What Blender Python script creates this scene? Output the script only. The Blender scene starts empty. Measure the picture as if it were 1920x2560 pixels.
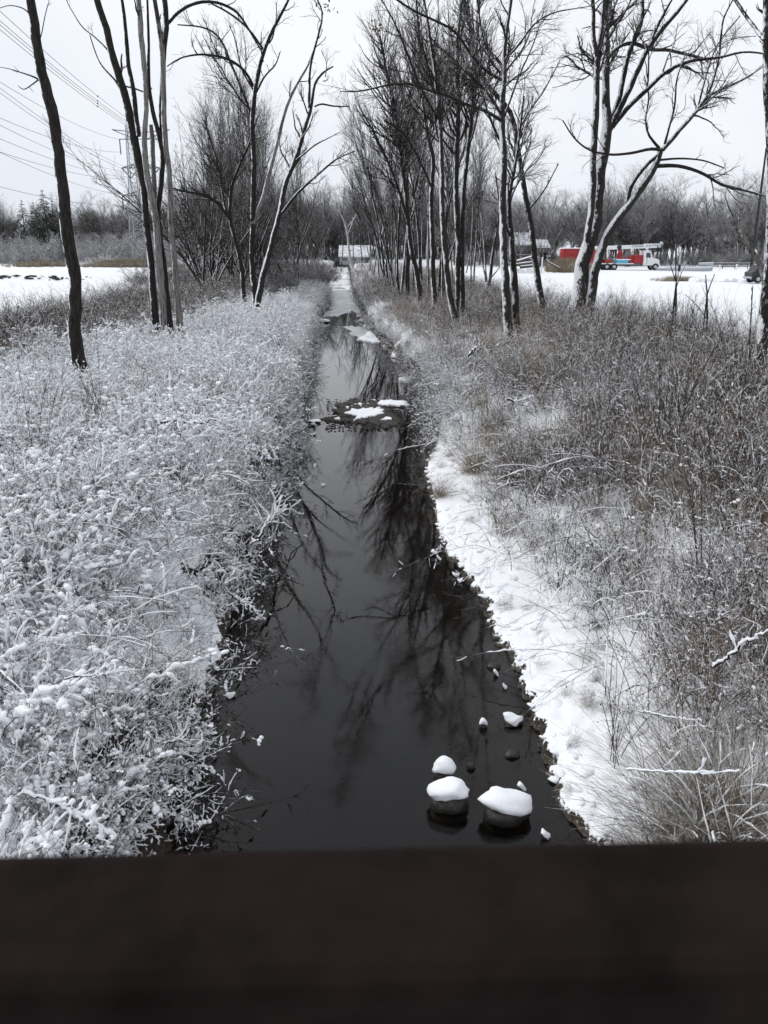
import bpy, bmesh, math
import numpy as np
from mathutils import Vector
R = math.radians
SC = bpy.context.scene
COL = SC.collection
rng = np.random.default_rng(7)

# ------------------------------------------------------------------ camera
CAMZ, PITCH, FPX = 4.8, R(18.3), 1990.0
cd = bpy.data.cameras.new('camera'); cam = bpy.data.objects.new('camera', cd); COL.objects.link(cam)
cam.location = (0, 0, CAMZ); cam.rotation_euler = (R(90) - PITCH, 0, 0)
cd.sensor_fit = 'VERTICAL'; cd.sensor_height = 36; cd.lens = FPX / 2560 * 36
cd.clip_start = 0.02; cd.clip_end = 3000
cd.dof.use_dof = True; cd.dof.focus_distance = 18; cd.dof.aperture_fstop = 6.5
SC.camera = cam
SC.view_settings.view_transform = 'Standard'; SC.view_settings.look = 'None'
SC.view_settings.exposure = 0.20; SC.view_settings.gamma = 1
# ------------------------------------------------------------------ overcast sky and veiled sun
SUN_EL, SUN_AZ = R(38), R(-70)           # azimuth from +Y towards +X
W = bpy.data.worlds.new('World'); SC.world = W; W.use_nodes = True
nt = W.node_tree; nt.nodes.clear()
wo = nt.nodes.new('ShaderNodeOutputWorld'); bg = nt.nodes.new('ShaderNodeBackground')
sky = nt.nodes.new('ShaderNodeTexSky'); sky.sky_type = 'NISHITA'; sky.sun_disc = False
sky.sun_elevation = SUN_EL; sky.sun_rotation = SUN_AZ
hs = nt.nodes.new('ShaderNodeHueSaturation'); hs.inputs['Saturation'].default_value = 0.12; hs.inputs['Value'].default_value = 0.25
tc = nt.nodes.new('ShaderNodeTexCoord'); mp = nt.nodes.new('ShaderNodeMapping'); mp.inputs['Scale'].default_value = (1, 1, 2.2)
nz = nt.nodes.new('ShaderNodeTexNoise'); nz.inputs['Scale'].default_value = 1.6; nz.inputs['Detail'].default_value = 3; nz.inputs['Roughness'].default_value = .45
cr = nt.nodes.new('ShaderNodeValToRGB')
cr.color_ramp.elements[0].position = .33; cr.color_ramp.elements[0].color = (6.2, 6.6, 7.4, 1)
cr.color_ramp.elements[1].position = .68; cr.color_ramp.elements[1].color = (8.5, 8.7, 9.15, 1)
add = nt.nodes.new('ShaderNodeMixRGB'); add.blend_type = 'MIX'; add.inputs[0].default_value = .93
L = nt.links.new
L(tc.outputs['Generated'], mp.inputs[0]); L(mp.outputs[0], nz.inputs['Vector']); L(nz.outputs[0], cr.inputs[0])
L(sky.outputs[0], hs.inputs['Color']); L(hs.outputs[0], add.inputs[1]); L(cr.outputs[0], add.inputs[2])
L(add.outputs[0], bg.inputs[0]); bg.inputs[1].default_value = 0.105; L(bg.outputs[0], wo.inputs[0])
sl = bpy.data.lights.new('sun', 'SUN'); so = bpy.data.objects.new('sun', sl); COL.objects.link(so)
sl.energy = 1.4; sl.angle = R(28); sl.color = (1, .985, .96)
sd = Vector((math.sin(SUN_AZ) * math.cos(SUN_EL), math.cos(SUN_AZ) * math.cos(SUN_EL), math.sin(SUN_EL)))
so.rotation_euler = sd.to_track_quat('Z', 'Y').to_euler(); so.location = (0, 0, 60)
SC.cycles.max_bounces = 8; SC.cycles.diffuse_bounces = 6; SC.cycles.glossy_bounces = 3; SC.cycles.transparent_max_bounces = 12
SC.cycles.use_adaptive_sampling = True; SC.cycles.adaptive_threshold = 0.02

# ------------------------------------------------------------------ photo pixel -> place
cp, sp = math.cos(PITCH), math.sin(PITCH)
def ray(px, py):
    a = (px - 960) / FPX; b = (1280 - py) / FPX
    return np.array([a, cp + b * sp, -sp + b * cp])
def PZ(px, py, z):
    d = ray(px, py); t = (z - CAMZ) / d[2]; return np.array([0, 0, CAMZ]) + d * t
def PY(px, py, Y):
    d = ray(px, py); return np.array([0, 0, CAMZ]) + d * (Y / d[1])
def pxm(Y, z=1.3):            # metres per photo pixel at distance Y
    return (Y * cp + (CAMZ - z) * sp) / FPX

# ------------------------------------------------------------------ numeric helpers
_lat = np.random.default_rng(3).random((256, 256))
def vnoise(x, y):
    x = np.asarray(x, float); y = np.asarray(y, float)
    xi = np.floor(x).astype(int); yi = np.floor(y).astype(int); fx = x - xi; fy = y - yi
    fx = fx * fx * (3 - 2 * fx); fy = fy * fy * (3 - 2 * fy)
    g = lambda a, b: _lat[a % 256, b % 256]
    return (g(xi, yi) * (1 - fx) + g(xi + 1, yi) * fx) * (1 - fy) + (g(xi, yi + 1) * (1 - fx) + g(xi + 1, yi + 1) * fx) * fy
def fbm(x, y, o=4):
    s = 0; a = .5
    for k in range(o):
        s = s + a * (vnoise(np.asarray(x) * 2 ** k + 17 * k, np.asarray(y) * 2 ** k + 5 * k) * 2 - 1); a *= .55
    return s
def nrm(v): return v / np.maximum(np.linalg.norm(v, axis=-1, keepdims=True), 1e-9)
def interp_row(P, t):         # P (N,K,C), t (N,) in 0..1 -> (N,C), tangent
    K = P.shape[1]; f = t * (K - 1); i = np.minimum(f.astype(int), K - 2); f = (f - i)[:, None]
    n = np.arange(len(P)); a = P[n, i]; b = P[n, i + 1]
    return a * (1 - f) + b * f, b - a

def set_props(o, label=None, cat=None, group=None, kind=None):
    if label: o['label'] = label
    if cat: o['category'] = cat
    if group: o['group'] = group
    if kind: o['kind'] = kind
    return o
class MB:                     # collects geometry for ONE mesh
    def __init__(s): s.v = []; s.f = []; s.m = []; s.sm = []; s.n = 0
    def add(s, V, F, mat=0, smooth=True):
        V = np.asarray(V, float).reshape(-1, 3)
        F = np.asarray(F, int)
        if len(F) == 0: return s
        s.v.append(V); s.f.append(F + s.n); s.m.append(np.full(len(F), mat)); s.sm.append(np.full(len(F), smooth)); s.n += len(V)
        return s
    def tubes(s, P, Rr, S=3, mat=0, lump=0, cap=False, squash=1.0):
        P = np.asarray(P, float); Rr = np.asarray(Rr, float)
        if P.ndim == 2: P = P[None]; Rr = Rr[None]
        N, K, _ = P.shape
        if N == 0: return s
        T = nrm(np.gradient(P, axis=1)); mean = np.abs(T.mean(axis=1))
        ref = np.eye(3)[np.argmin(mean, axis=1)][:, None, :]
        U = nrm(np.cross(T, ref)); Vv = np.cross(T, U)
        a = np.arange(S) / S * 2 * np.pi
        rr = Rr[:, :, None]
        if lump: rr = rr * (1 + lump * (rng.random((N, K, S)) - .5))
        V = P[:, :, None, :] + rr[..., None] * (np.cos(a)[None, None, :, None] * U[:, :, None, :] + np.sin(a)[None, None, :, None] * Vv[:, :, None, :])
        if squash != 1: V[..., 2] = P[:, :, None, 2] + (V[..., 2] - P[:, :, None, 2]) * squash
        idx = np.arange(N * K * S).reshape(N, K, S)
        A = idx[:, :-1, :]; B = np.roll(idx, -1, axis=2)[:, :-1, :]; C = np.roll(idx, -1, axis=2)[:, 1:, :]; D = idx[:, 1:, :]
        s.add(V, np.stack([A, B, C, D], -1).reshape(-1, 4), mat)
        if cap:
            for n in range(N):
                c = P[n, -1]; s.add(np.vstack([V[n, -1], c]), [[k, (k + 1) % S, S, S] for k in range(S)], mat)
        return s
    def blobs(s, C, scale, mat=0, sub=1, rough=.25):
        T, F = ICO[sub]; C = np.asarray(C, float); N = len(C)
        if N == 0: return s
        sc = np.broadcast_to(np.asarray(scale, float), (N, 3))
        th = rng.random(N) * 6.28; V = T[None] * (1 + rough * (rng.random((N, len(T), 1)) - .5)) * sc[:, None, :]
        x = V[..., 0] * np.cos(th)[:, None] - V[..., 1] * np.sin(th)[:, None]; y = V[..., 0] * np.sin(th)[:, None] + V[..., 1] * np.cos(th)[:, None]
        V = np.stack([x, y, V[..., 2]], -1) + C[:, None, :]
        FF = (F[None] + (np.arange(N) * len(T))[:, None, None]).reshape(-1, 3)
        s.add(V, np.column_stack([FF, FF[:, -1]]), mat); return s
    def box(s, c, d, mat=0, rot=0, bevel=0, taper=None):
        b = bmesh.new(); bmesh.ops.create_cube(b, size=1)
        for v in b.verts:
            v.co = Vector((v.co.x * d[0], v.co.y * d[1], v.co.z * d[2]))
        if bevel: bmesh.ops.bevel(b, geom=b.edges[:], offset=bevel, segments=2, profile=.5, affect='EDGES')
        V = np.array([v.co[:] for v in b.verts])
        cr_, sr_ = math.cos(rot), math.sin(rot)
        V = np.column_stack([V[:, 0] * cr_ - V[:, 2] * sr_, V[:, 1], V[:, 0] * sr_ + V[:, 2] * cr_]) + np.asarray(c)
        bmesh.ops.triangulate(b, faces=b.faces[:])
        F = np.array([[v.index for v in f.verts] for f in b.faces]); b.free()
        s.add(V, np.column_stack([F, F[:, -1]]), mat, smooth=False); return s
    def prism(s, prof, y0, y1, mat=0):    # profile (x,z) extruded in y
        n = len(prof); V = [(x, y0, z) for x, z in prof] + [(x, y1, z) for x, z in prof]
        b = bmesh.new(); vs = [b.verts.new(v) for v in V]
        b.faces.new(vs[:n]); b.faces.new(vs[n:][::-1])
        for k in range(n): b.faces.new([vs[(k + 1) % n], vs[k], vs[n + k], vs[n + (k + 1) % n]])
        bmesh.ops.recalc_face_normals(b, faces=b.faces[:]); bmesh.ops.triangulate(b, faces=b.faces[:]); b.verts.index_update()
        F = np.array([[v.index for v in f.verts] for f in b.faces]); b.free()
        s.add(np.array(V, float), np.column_stack([F, F[:, -1]]), mat, smooth=False); return s
    def mesh(s, name, mats):
        me = bpy.data.meshes.new(name)
        V = np.vstack(s.v); F = np.vstack(s.f); m = np.concatenate(s.m); sm = np.concatenate(s.sm)
        tri = F[:, 2] == F[:, 3]; cnt = np.where(tri, 3, 4)
        me.vertices.add(len(V)); me.vertices.foreach_set('co', V.astype(np.float32).ravel())
        keep = np.ones(F.shape, bool); keep[tri, 3] = False
        loops = F[keep]; me.loops.add(len(loops)); me.loops.foreach_set('vertex_index', loops.astype(np.int32))
        me.polygons.add(len(F)); st = np.concatenate([[0], np.cumsum(cnt)[:-1]])
        me.polygons.foreach_set('loop_start', st.astype(np.int32)); me.polygons.foreach_set('loop_total', cnt.astype(np.int32))
        me.polygons.foreach_set('material_index', m.astype(np.int32)); me.polygons.foreach_set('use_smooth', sm)
        for x in mats: me.materials.append(x)
        me.update(calc_edges=True); return me
    def build(s, name, mats, parent=None, loc=None):
        if not isinstance(mats, (list, tuple)): mats = [mats]
        o = bpy.data.objects.new(name, s.mesh(name, mats)); COL.objects.link(o)
        if parent: o.parent = parent
        if loc is not None: o.location = loc
        return o
ICO = {}
for sub in (1, 2, 3):
    b = bmesh.new(); bmesh.ops.create_icosphere(b, subdivisions=sub, radius=1); b.verts.index_update()
    ICO[sub] = (np.array([v.co[:] for v in b.verts]), np.array([[v.index for v in f.verts] for f in b.faces])); b.free()
def empty(name, loc, label=None, cat=None, group=None):
    o = bpy.data.objects.new(name, None); COL.objects.link(o); o.location = loc; o.empty_display_size = .3
    return set_props(o, label, cat, group)

# ------------------------------------------------------------------ materials
class NM:
    def __init__(s, name):
        s.m = bpy.data.materials.new(name); s.m.use_nodes = True; s.t = s.m.node_tree; s.t.nodes.clear()
        s.out = s.n('ShaderNodeOutputMaterial'); s.g = s.n('ShaderNodeNewGeometry')
    def n(s, k, **kw):
        x = s.t.nodes.new(k)
        for a, v in kw.items(): setattr(x, a, v)
        return x
    def l(s, a, b): s.t.links.new(a, b); return s
    def noise(s, scale, detail=4, rough=.55, vec=None, stretch=None):
        x = s.n('ShaderNodeTexNoise'); x.inputs['Scale'].default_value = scale; x.inputs['Detail'].default_value = detail; x.inputs['Roughness'].default_value = rough
        v = vec or s.n('ShaderNodeTexCoord').outputs['Object']
        if stretch:
            mpn = s.n('ShaderNodeMapping'); mpn.inputs['Scale'].default_value = stretch; s.l(v, mpn.inputs[0]); v = mpn.outputs[0]
        s.l(v, x.inputs['Vector']); return x.outputs[0]
    def ramp(s, f, stops):
        x = s.n('ShaderNodeValToRGB'); e = x.color_ramp.elements
        while len(e) < len(stops): e.new(.5)
        for q, (p, c) in zip(e, stops):
            q.position = p; q.color = (*c, 1) if hasattr(c, '__len__') else (c, c, c, 1)
        s.l(f, x.inputs[0]); return x.outputs[0]
    def mix(s, f, a, b):
        x = s.n('ShaderNodeMixRGB')
        for i, v in enumerate((f, a, b)):
            if hasattr(v, 'is_output'): s.l(v, x.inputs[i])
            else: x.inputs[i].default_value = v if i == 0 else (*v, 1)
        return x.outputs[0]
    def math(s, op, a, b=0, clamp=False):
        x = s.n('ShaderNodeMath', operation=op, use_clamp=clamp)
        for i, v in enumerate((a, b)):
            if hasattr(v, 'is_output'): s.l(v, x.inputs[i])
            else: x.inputs[i].default_value = v
        return x.outputs[0]
    def dotn(s, d):
        x = s.n('ShaderNodeVectorMath', operation='DOT_PRODUCT'); s.l(s.g.outputs['Normal'], x.inputs[0]); x.inputs[1].default_value = Vector(d).normalized(); return x.outputs['Value']
    def bsdf(s, col, rough=.8, metal=0, spec=.5, bump=None, bs=.3, bd=.02, sss=0):
        p = s.n('ShaderNodeBsdfPrincipled')
        if hasattr(col, 'is_output'): s.l(col, p.inputs['Base Color'])
        else: p.inputs['Base Color'].default_value = (*col, 1)
        if hasattr(rough, 'is_output'): s.l(rough, p.inputs['Roughness'])
        else: p.inputs['Roughness'].default_value = rough
        p.inputs['Metallic'].default_value = metal; p.inputs['Specular IOR Level'].default_value = spec
        if bump is not None:
            bn = s.n('ShaderNodeBump'); bn.inputs['Strength'].default_value = bs; bn.inputs['Distance'].default_value = bd
            s.l(bump, bn.inputs['Height']); s.l(bn.outputs[0], p.inputs['Normal'])
        s.l(p.outputs[0], s.out.inputs['Surface']); return s.m
SNOWC = (.88, .89, .91)
def m_snow(name='snow', scale=14):
    q = NM(name); n = q.noise(scale, 5)
    return q.bsdf(q.ramp(n, [(.3, (.84, .855, .885)), (.7, (.90, .905, .92))]), .75, spec=.25, bump=n, bs=.35, bd=.02)
def m_bark(name, dark, light, snow=1.0, scale=3., wind=(-.85, -.1, .62), lo=.35, bump=True, pale=None):
    """bark with wind-plastered snow where it faces the wind or the sky"""
    q = NM(name); pos = q.n('ShaderNodeTexCoord').outputs['Object']
    n = q.noise(scale * 8, 6, .65, pos, (1, 1, .18)); col = q.ramp(n, [(.34, dark), (.66, light)])
    if pale:
        pn = q.noise(.9, 5, .6, pos, (1, 1, .4)); pn2 = q.noise(26, 4, .6, pos, (1, 1, .08)); col = q.mix(q.ramp(pn, [(.40, 0.), (.46, 1.)]), col, q.mix(q.ramp(pn2, [(.38, 0.), (.52, 1.)]), tuple(c_ * .35 for c_ in pale), tuple(c_ * 1.25 for c_ in pale)))
    ns = q.math('ADD', q.math('MULTIPLY', q.noise(1.6, 3, .6, q.g.outputs['Position']), .6), q.math('MULTIPLY', q.noise(14, 5, .75, q.g.outputs['Position'], (1, 1, .5)), .7))
    d = q.math('ADD', q.dotn(wind), q.math('MULTIPLY', q.math('SUBTRACT', ns, .65), 2.2))
    mask = q.math('MULTIPLY', q.ramp(d, [(lo + .30, 0.), (lo + .52, 1.)]), snow)
    col = q.mix(mask, col, SNOWC)
    if bump: return q.bsdf(col, .9, spec=.2, bump=n, bs=.9, bd=.035)
    return q.bsdf(col, .9, spec=.15)
M = {}
M['snow'] = m_snow('snow', 26)
M['snow_lump'] = m_snow('lump_snow', 30)
M['bark'] = m_bark('dark_bark', (.006, .0055, .005), (.040, .035, .031), lo=.30)
M['bark_snowy'] = m_bark('snow_plastered_bark', (.010, .009, .008), (.055, .049, .044), lo=.12)
M['bark_dead'] = m_bark('weathered_deadwood', (.04, .036, .032), (.15, .14, .13), lo=.3, pale=(.17, .162, .155))
M['bark_bleached'] = m_bark('bleached_wood', (.2, .19, .18), (.4, .39, .37), lo=.2)
M['bark_patch'] = m_bark('peeling_bark', (.02, .017, .014), (.06, .05, .042), lo=.3, pale=(.15, .14, .13))
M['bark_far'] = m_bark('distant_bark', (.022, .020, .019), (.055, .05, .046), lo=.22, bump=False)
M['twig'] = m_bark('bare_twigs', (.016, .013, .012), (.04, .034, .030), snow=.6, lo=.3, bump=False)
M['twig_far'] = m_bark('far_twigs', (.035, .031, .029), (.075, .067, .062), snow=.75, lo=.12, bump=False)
M['twig_snowy'] = m_bark('snowy_twigs', (.06, .055, .05), (.10, .09, .085), snow=.95, lo=-.45, bump=False)
def m_stem(name, a, b, snow, lo):
    q = NM(name); oi = q.n('ShaderNodeObjectInfo')
    n = q.noise(9, 2, .5, q.g.outputs['Position']); n2 = q.noise(.35, 2, .5, q.g.outputs['Position'])
    col = q.mix(q.ramp(q.math('ADD', n, q.math('MULTIPLY', q.math('SUBTRACT', n2, .5), .8)), [(.35, 0.), (.65, 1.)]), a, b)
    d = q.math('ADD', q.dotn((-.3, 0, 1)), q.math('MULTIPLY', q.math('SUBTRACT', n, .5), 1.6))
    col = q.mix(q.math('MULTIPLY', q.ramp(d, [(lo, 0.), (lo + .15, 1.)]), snow), col, SNOWC)
    return q.bsdf(col, .9, spec=.1)
M['stem'] = m_stem('weed_stems', (.018, .014, .012), (.06, .048, .040), .6, .8)
M['stem_brown'] = m_stem('brown_weed_stems', (.042, .028, .018), (.185, .125, .074), .5, .72)
M['straw'] = m_stem('dry_straw', (.20, .155, .10), (.33, .275, .19), .6, .75)
M['straw_grey'] = m_stem('grey_dry_grass', (.10, .078, .052), (.24, .195, .135), .7, .6)
M['pine'] = m_stem('pine_needles', (.010, .016, .010), (.028, .036, .022), .45, .75)
M['deadleaf'] = NM('dead_leaf').bsdf((.16, .085, .035), .8)
def flat(name, c, rough=.6, metal=0, var=.15, scale=6):
    q = NM(name); n = q.noise(scale, 4); c = np.array(c)
    return q.bsdf(q.ramp(n, [(.3, tuple(c * (1 - var))), (.7, tuple(np.minimum(c * (1 + var), 1)))]), rough, metal)
# ground: snow on what lies level, dark soil and gravel on the cut banks and under water
q = NM('snowy_ground'); sx = q.n('ShaderNodeSeparateXYZ'); q.l(q.g.outputs['Position'], sx.inputs[0])
pz = q.g.outputs['Position']
n1 = q.noise(2.2, 6, .6, pz); n2 = q.noise(28, 4, .6, pz); n3 = q.noise(90, 2, .6, pz)
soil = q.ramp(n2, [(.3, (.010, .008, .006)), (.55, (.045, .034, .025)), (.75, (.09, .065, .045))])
up = q.dotn((0, 0, 1)); up = q.math('ADD', up, q.math('MULTIPLY', q.math('SUBTRACT', n2, .5), .55)); up = q.math('ADD', up, q.math('MULTIPLY', q.math('SUBTRACT', n1, .5), .25))
lvl = q.ramp(up, [(.66, 0.), (.74, 1.)])
soil = q.mix(q.ramp(q.math('MULTIPLY', sx.outputs[2], -1), [(.10, 0.), (.26, 1.)]), soil, q.ramp(n2, [(.3, (.004, .0035, .003)), (.7, (.022, .018, .014))]))  # bed colour painted darker with depth, standing in for light lost in deep water
above = q.ramp(q.math('ADD', sx.outputs[2], q.math('MULTIPLY', q.math('SUBTRACT', n3, .5), .05)), [(.03, 0.), (.045, 1.)])
snow_c = q.ramp(q.noise(7, 5, .6, pz), [(.3, (.85, .862, .885)), (.7, (.91, .915, .925))])
col = q.mix(q.math('MULTIPLY', lvl, above), soil, snow_c)
hb = q.math('ADD', n1, q.math('MULTIPLY', n2, .35))
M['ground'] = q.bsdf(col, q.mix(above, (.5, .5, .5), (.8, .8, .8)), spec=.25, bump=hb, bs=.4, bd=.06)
# water: clear dark film over the bed, mirror by fresnel, broken by small ripples
q = NM('creek_water'); pz = q.g.outputs['Position']
rip = q.math('ADD', q.math('MULTIPLY', q.noise(5.5, 3, .55, pz, (1, .55, 1)), 1.0), q.math('MULTIPLY', q.noise(26, 3, .6, pz, (1, .7, 1)), .42))
pat = q.ramp(q.noise(.55, 3, .5, pz), [(.35, .12), (.7, 1.)])
bn = q.n('ShaderNodeBump'); bn.inputs['Distance'].default_value = .012; q.l(rip, bn.inputs['Height']); sw = q.n('ShaderNodeSeparateXYZ'); q.l(pz, sw.inputs[0])
yv = q.math('ADD', sw.outputs[1], q.math('MULTIPLY', q.noise(.5, 2, .5, pz), 3.))
rif = q.ramp(q.math('MULTIPLY', yv, .02), [(.12, .085), (.20, .07), (.28, .05), (.34, .035), (.40, .03), (.44, .11), (.50, .05), (.56, .02), (1., .012)]); q.l(q.math('MULTIPLY', pat, rif), bn.inputs['Strength'])
gl = q.n('ShaderNodeBsdfGlossy'); gl.inputs['Roughness'].default_value = .0; gl.inputs['Color'].default_value = (1, 1, 1, 1); q.l(bn.outputs[0], gl.inputs['Normal'])
tr = q.n('ShaderNodeBsdfTransparent'); tr.inputs['Color'].default_value = (.47, .44, .40, 1)
fr = q.n('ShaderNodeFresnel'); fr.inputs['IOR'].default_value = 1.333; q.l(bn.outputs[0], fr.inputs['Normal'])
mx = q.n('ShaderNodeMixShader'); q.l(fr.outputs[0], mx.inputs[0]); q.l(tr.outputs[0], mx.inputs[1]); q.l(gl.outputs[0], mx.inputs[2]); q.l(mx.outputs[0], q.out.inputs['Surface'])
M['water'] = q.m
q = NM('thin_ice'); n = q.noise(1.3, 5, .6, q.g.outputs['Position'], (1, .35, 1))
M['ice'] = q.bsdf(q.ramp(n, [(.35, (.30, .33, .34)), (.6, (.46, .49, .50)), (.75, (.68, .71, .74))]), .35, spec=.5, bump=n, bs=.1)
q = NM('wet_stone'); n = q.noise(16, 6, .65)
M['stone'] = q.bsdf(q.ramp(n, [(.3, (.006, .005, .004)), (.6, (.024, .021, .016)), (.8, (.055, .048, .038))]), .4, bump=n, bs=.8, bd=.02)
q = NM('gravel'); n = q.noise(35, 4, .65, q.g.outputs['Position'])
M['gravel'] = q.bsdf(q.ramp(n, [(.3, (.010, .008, .007)), (.62, (.045, .038, .030)), (.8, (.085, .07, .055))]), .7, bump=n, bs=1, bd=.03)
q = NM('rail_brown'); n = q.noise(14, 4, .6)
M['rail'] = q.bsdf(q.ramp(n, [(.3, (.0065, .0042, .0038)), (.5, (.0120, .0082, .0075)), (.7, (.0180, .0112, .0100))]), .95, spec=.06, bump=n, bs=.3, bd=.004)
q = NM('snowy_shingles'); n = q.noise(1.3, 5, .65, q.g.outputs['Position'], (1, 1, 2)); M['roof'] = q.bsdf(q.ramp(n, [(.34, (.13, .12, .12)), (.44, (.55, .56, .58)), (.6, (.80, .81, .83))]), .8)
M['red'] = flat('red_paint', (.30, .014, .018), .5, var=.3, scale=2); M['white'] = flat('white_paint', (.75, .76, .78), .4, var=.06)
M['black'] = flat('black_paint', (.012, .012, .013), .4); M['rubber'] = flat('tyre_rubber', (.02, .02, .02), .9)
M['blue'] = flat('pale_blue_paint', (.10, .42, .55), .5); M['glass'] = flat('window_glass', (.05, .06, .07), .08)
M['steel'] = flat('galvanised_steel', (.42, .45, .48), .45, .3); M['wire'] = flat('wire_aluminium', (.13, .14, .15), .5, .3)
M['wall'] = flat('grey_siding', (.10, .09, .085), .8); M['wall_pale'] = flat('pale_siding', (.30, .31, .33), .8); M['wood'] = flat('weathered_wood', (.07, .06, .05), .9)

# ------------------------------------------------------------------ terrain
Lpx = [(405,2153),(434,1968),(417,1898),(509,1782),(556,1632),(579,1528),(640,1412),(645,1331),(694,1227),(735,1157),(738,1065),(768,961),(787,880),(793,810),(826,764),(822,718),(834,690),(841,678)]
Rpx = [(1493,2101),(1400,1968),(1354,1852),(1308,1736),(1262,1632),(1215,1539),(1181,1458),(1111,1377),(1088,1273),(1059,1181),(1082,1088),(1065,1018),(1007,926),(949,856),(908,810),(896,764),(876,718),(872,690),(869,678)]
Lw = np.array([PZ(a, b, 0) for a, b in Lpx]); Rw = np.array([PZ(a, b, 0) for a, b in Rpx])
FARY = 190.0
def xL(y): return np.interp(y, np.r_[0, Lw[:, 1], 260], np.r_[Lw[0, 0] - .1, Lw[:, 0], Lw[-1, 0] - 3])
def xR(y): return np.interp(y, np.r_[0, Rw[:, 1], 260], np.r_[Rw[0, 0] + .35, Rw[:, 0], Rw[-1, 0] - 3])
def height(x, y):
    x = np.asarray(x, float); y = np.asarray(y, float)
    sc = np.clip(y / 12, 1, 3)
    jag = fbm(x * 2.3 / sc, y * 2.3 / sc, 4) * .16 * np.sqrt(sc) + (fbm(x * 8 + 9, y * 8, 2) * .13 + fbm(x * 22 + 9, y * 22, 2) * .06) * np.clip(1.6 - y / 11, 0, 1)
    dl = xL(y) - x + jag * .8; dr = x - xR(y) + jag
    zl = np.interp(dl, [0, .05, .2, .45, .9, 1.8, 4, 9], [0, .10, .42, .8, 1.08, 1.25, 1.32, 1.3])
    ledge = np.exp(-((y - 8.7) / 1.5) ** 2)
    zl = zl * (1 - ledge) + ledge * np.interp(dl, [0, .04, .1, .45, .9, 1.5, 2.3, 9], [0, .08, .14, .22, .46, .85, 1.2, 1.3])
    zr1 = np.interp(dr, [0, .035, .12, .5, 1.1, 1.9, 3.2, 6, 12], [0, .07, .12, .2, .32, .62, 1.05, 1.28, 1.3])
    zr2 = np.interp(dr, [0, .1, .3, .7, 1.4, 2.6, 5, 12], [0, .15, .45, .8, 1.1, 1.25, 1.3, 1.3])
    k = np.clip((y - 17) / 4, 0, 1); zr = zr1 * (1 - k) + zr2 * k
    inside = np.minimum(-dl, -dr)
    bed = -np.interp(inside, [0, .15, .6, 1.5], [.0, .07, .2, .33])
    bed = np.where(-dr < 1.2, np.maximum(bed, -.04 - .18 * np.clip(-dr / 1.2, 0, 1)), bed) + .03 * fbm(x * 5, y * 5, 3)
    z = np.where(dl > 0, zl, np.where(dr > 0, zr, np.minimum(bed, -.02)))
    land = np.clip(np.maximum(dl, dr) / 1.0, 0, 1)
    z = z + land * (.10 * fbm(x * .5, y * .5, 3) + .05 * fbm(x * 2.1, y * 2.1, 3))
    out = np.clip(np.maximum(dl - 18, dr - 11) / 8, 0, 1)
    rise = np.clip((y - 95) * .011, 0, 1.6)
    z = z + rise * np.where((dl > 0) | (dr > 0), 1, 1)
    z = z + out * .1 * fbm(x * .06, y * .06, 2)
    # low terrace across the left field and a snowy rise beyond it
    z = z + np.where(x < -24, np.clip((y - 96 - 2 * fbm(x * .1, y * .02, 2)) / 1.6, 0, 1) * .45, 0) + 2.2 * np.exp(-((x + 42) / 14) ** 2 - ((y - 168) / 22) ** 2)
    z = z - .15 * np.exp(-((y - 93) / 2.5) ** 2) * (x < -24)
    # tail of the creek fills with snow
    fill = np.clip((y - 104) / 6, 0, 1) * (dl <= 0) * (dr <= 0)
    z = np.where(fill > 0, z * (1 - fill) + fill * (.12 + rise * .6 + .1 * fbm(x * .8, y * .8, 3)), z)
    return z
def hz(x, y): return float(height(np.array([x]), np.array([y]))[0])
ys = np.concatenate([np.arange(1.2, 4.5, .25), np.geomspace(4.5, 20, 270)[:-1], np.geomspace(20, 105, 130)[:-1], np.geomspace(105, 900, 70)])
dL_ = np.concatenate([[0], np.cumsum(np.concatenate([np.full(30, .035), np.full(30, .09), np.full(24, .3), .4 * 1.25 ** np.arange(1, 28)]))])
t_in = np.linspace(0, 1, 26)[1:-1]
rows = []
for y in ys:
    a, b = xL(y), xR(y)
    m_ = min(.35, (b - a) * .3)
    rows.append(np.concatenate([(a + m_ - dL_)[::-1], a + m_ + t_in * (b - a - 2 * m_), b - m_ + dL_]))
X = np.array(rows); Y = np.repeat(ys[:, None], X.shape[1], 1); Z = height(X, Y)
idx = np.arange(X.size).reshape(X.shape)
g = MB(); g.add(np.stack([X, Y, Z], -1).reshape(-1, 3), np.stack([idx[:-1, :-1], idx[:-1, 1:], idx[1:, 1:], idx[1:, :-1]], -1).reshape(-1, 4))
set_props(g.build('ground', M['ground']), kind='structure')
# water sheet
wy = np.concatenate([[1], np.arange(3, 118, 2.0)]); wv = []
for y in wy: wv += [(xL(y) - .45 - y * .004, y, 0), (xR(y) + .45 + y * .004, y, 0)]
wf = [[2 * i, 2 * i + 1, 2 * i + 3, 2 * i + 2] for i in range(len(wy) - 1)]
set_props(MB().add(wv, wf, smooth=False).build('water', M['water']), kind='structure')

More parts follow.
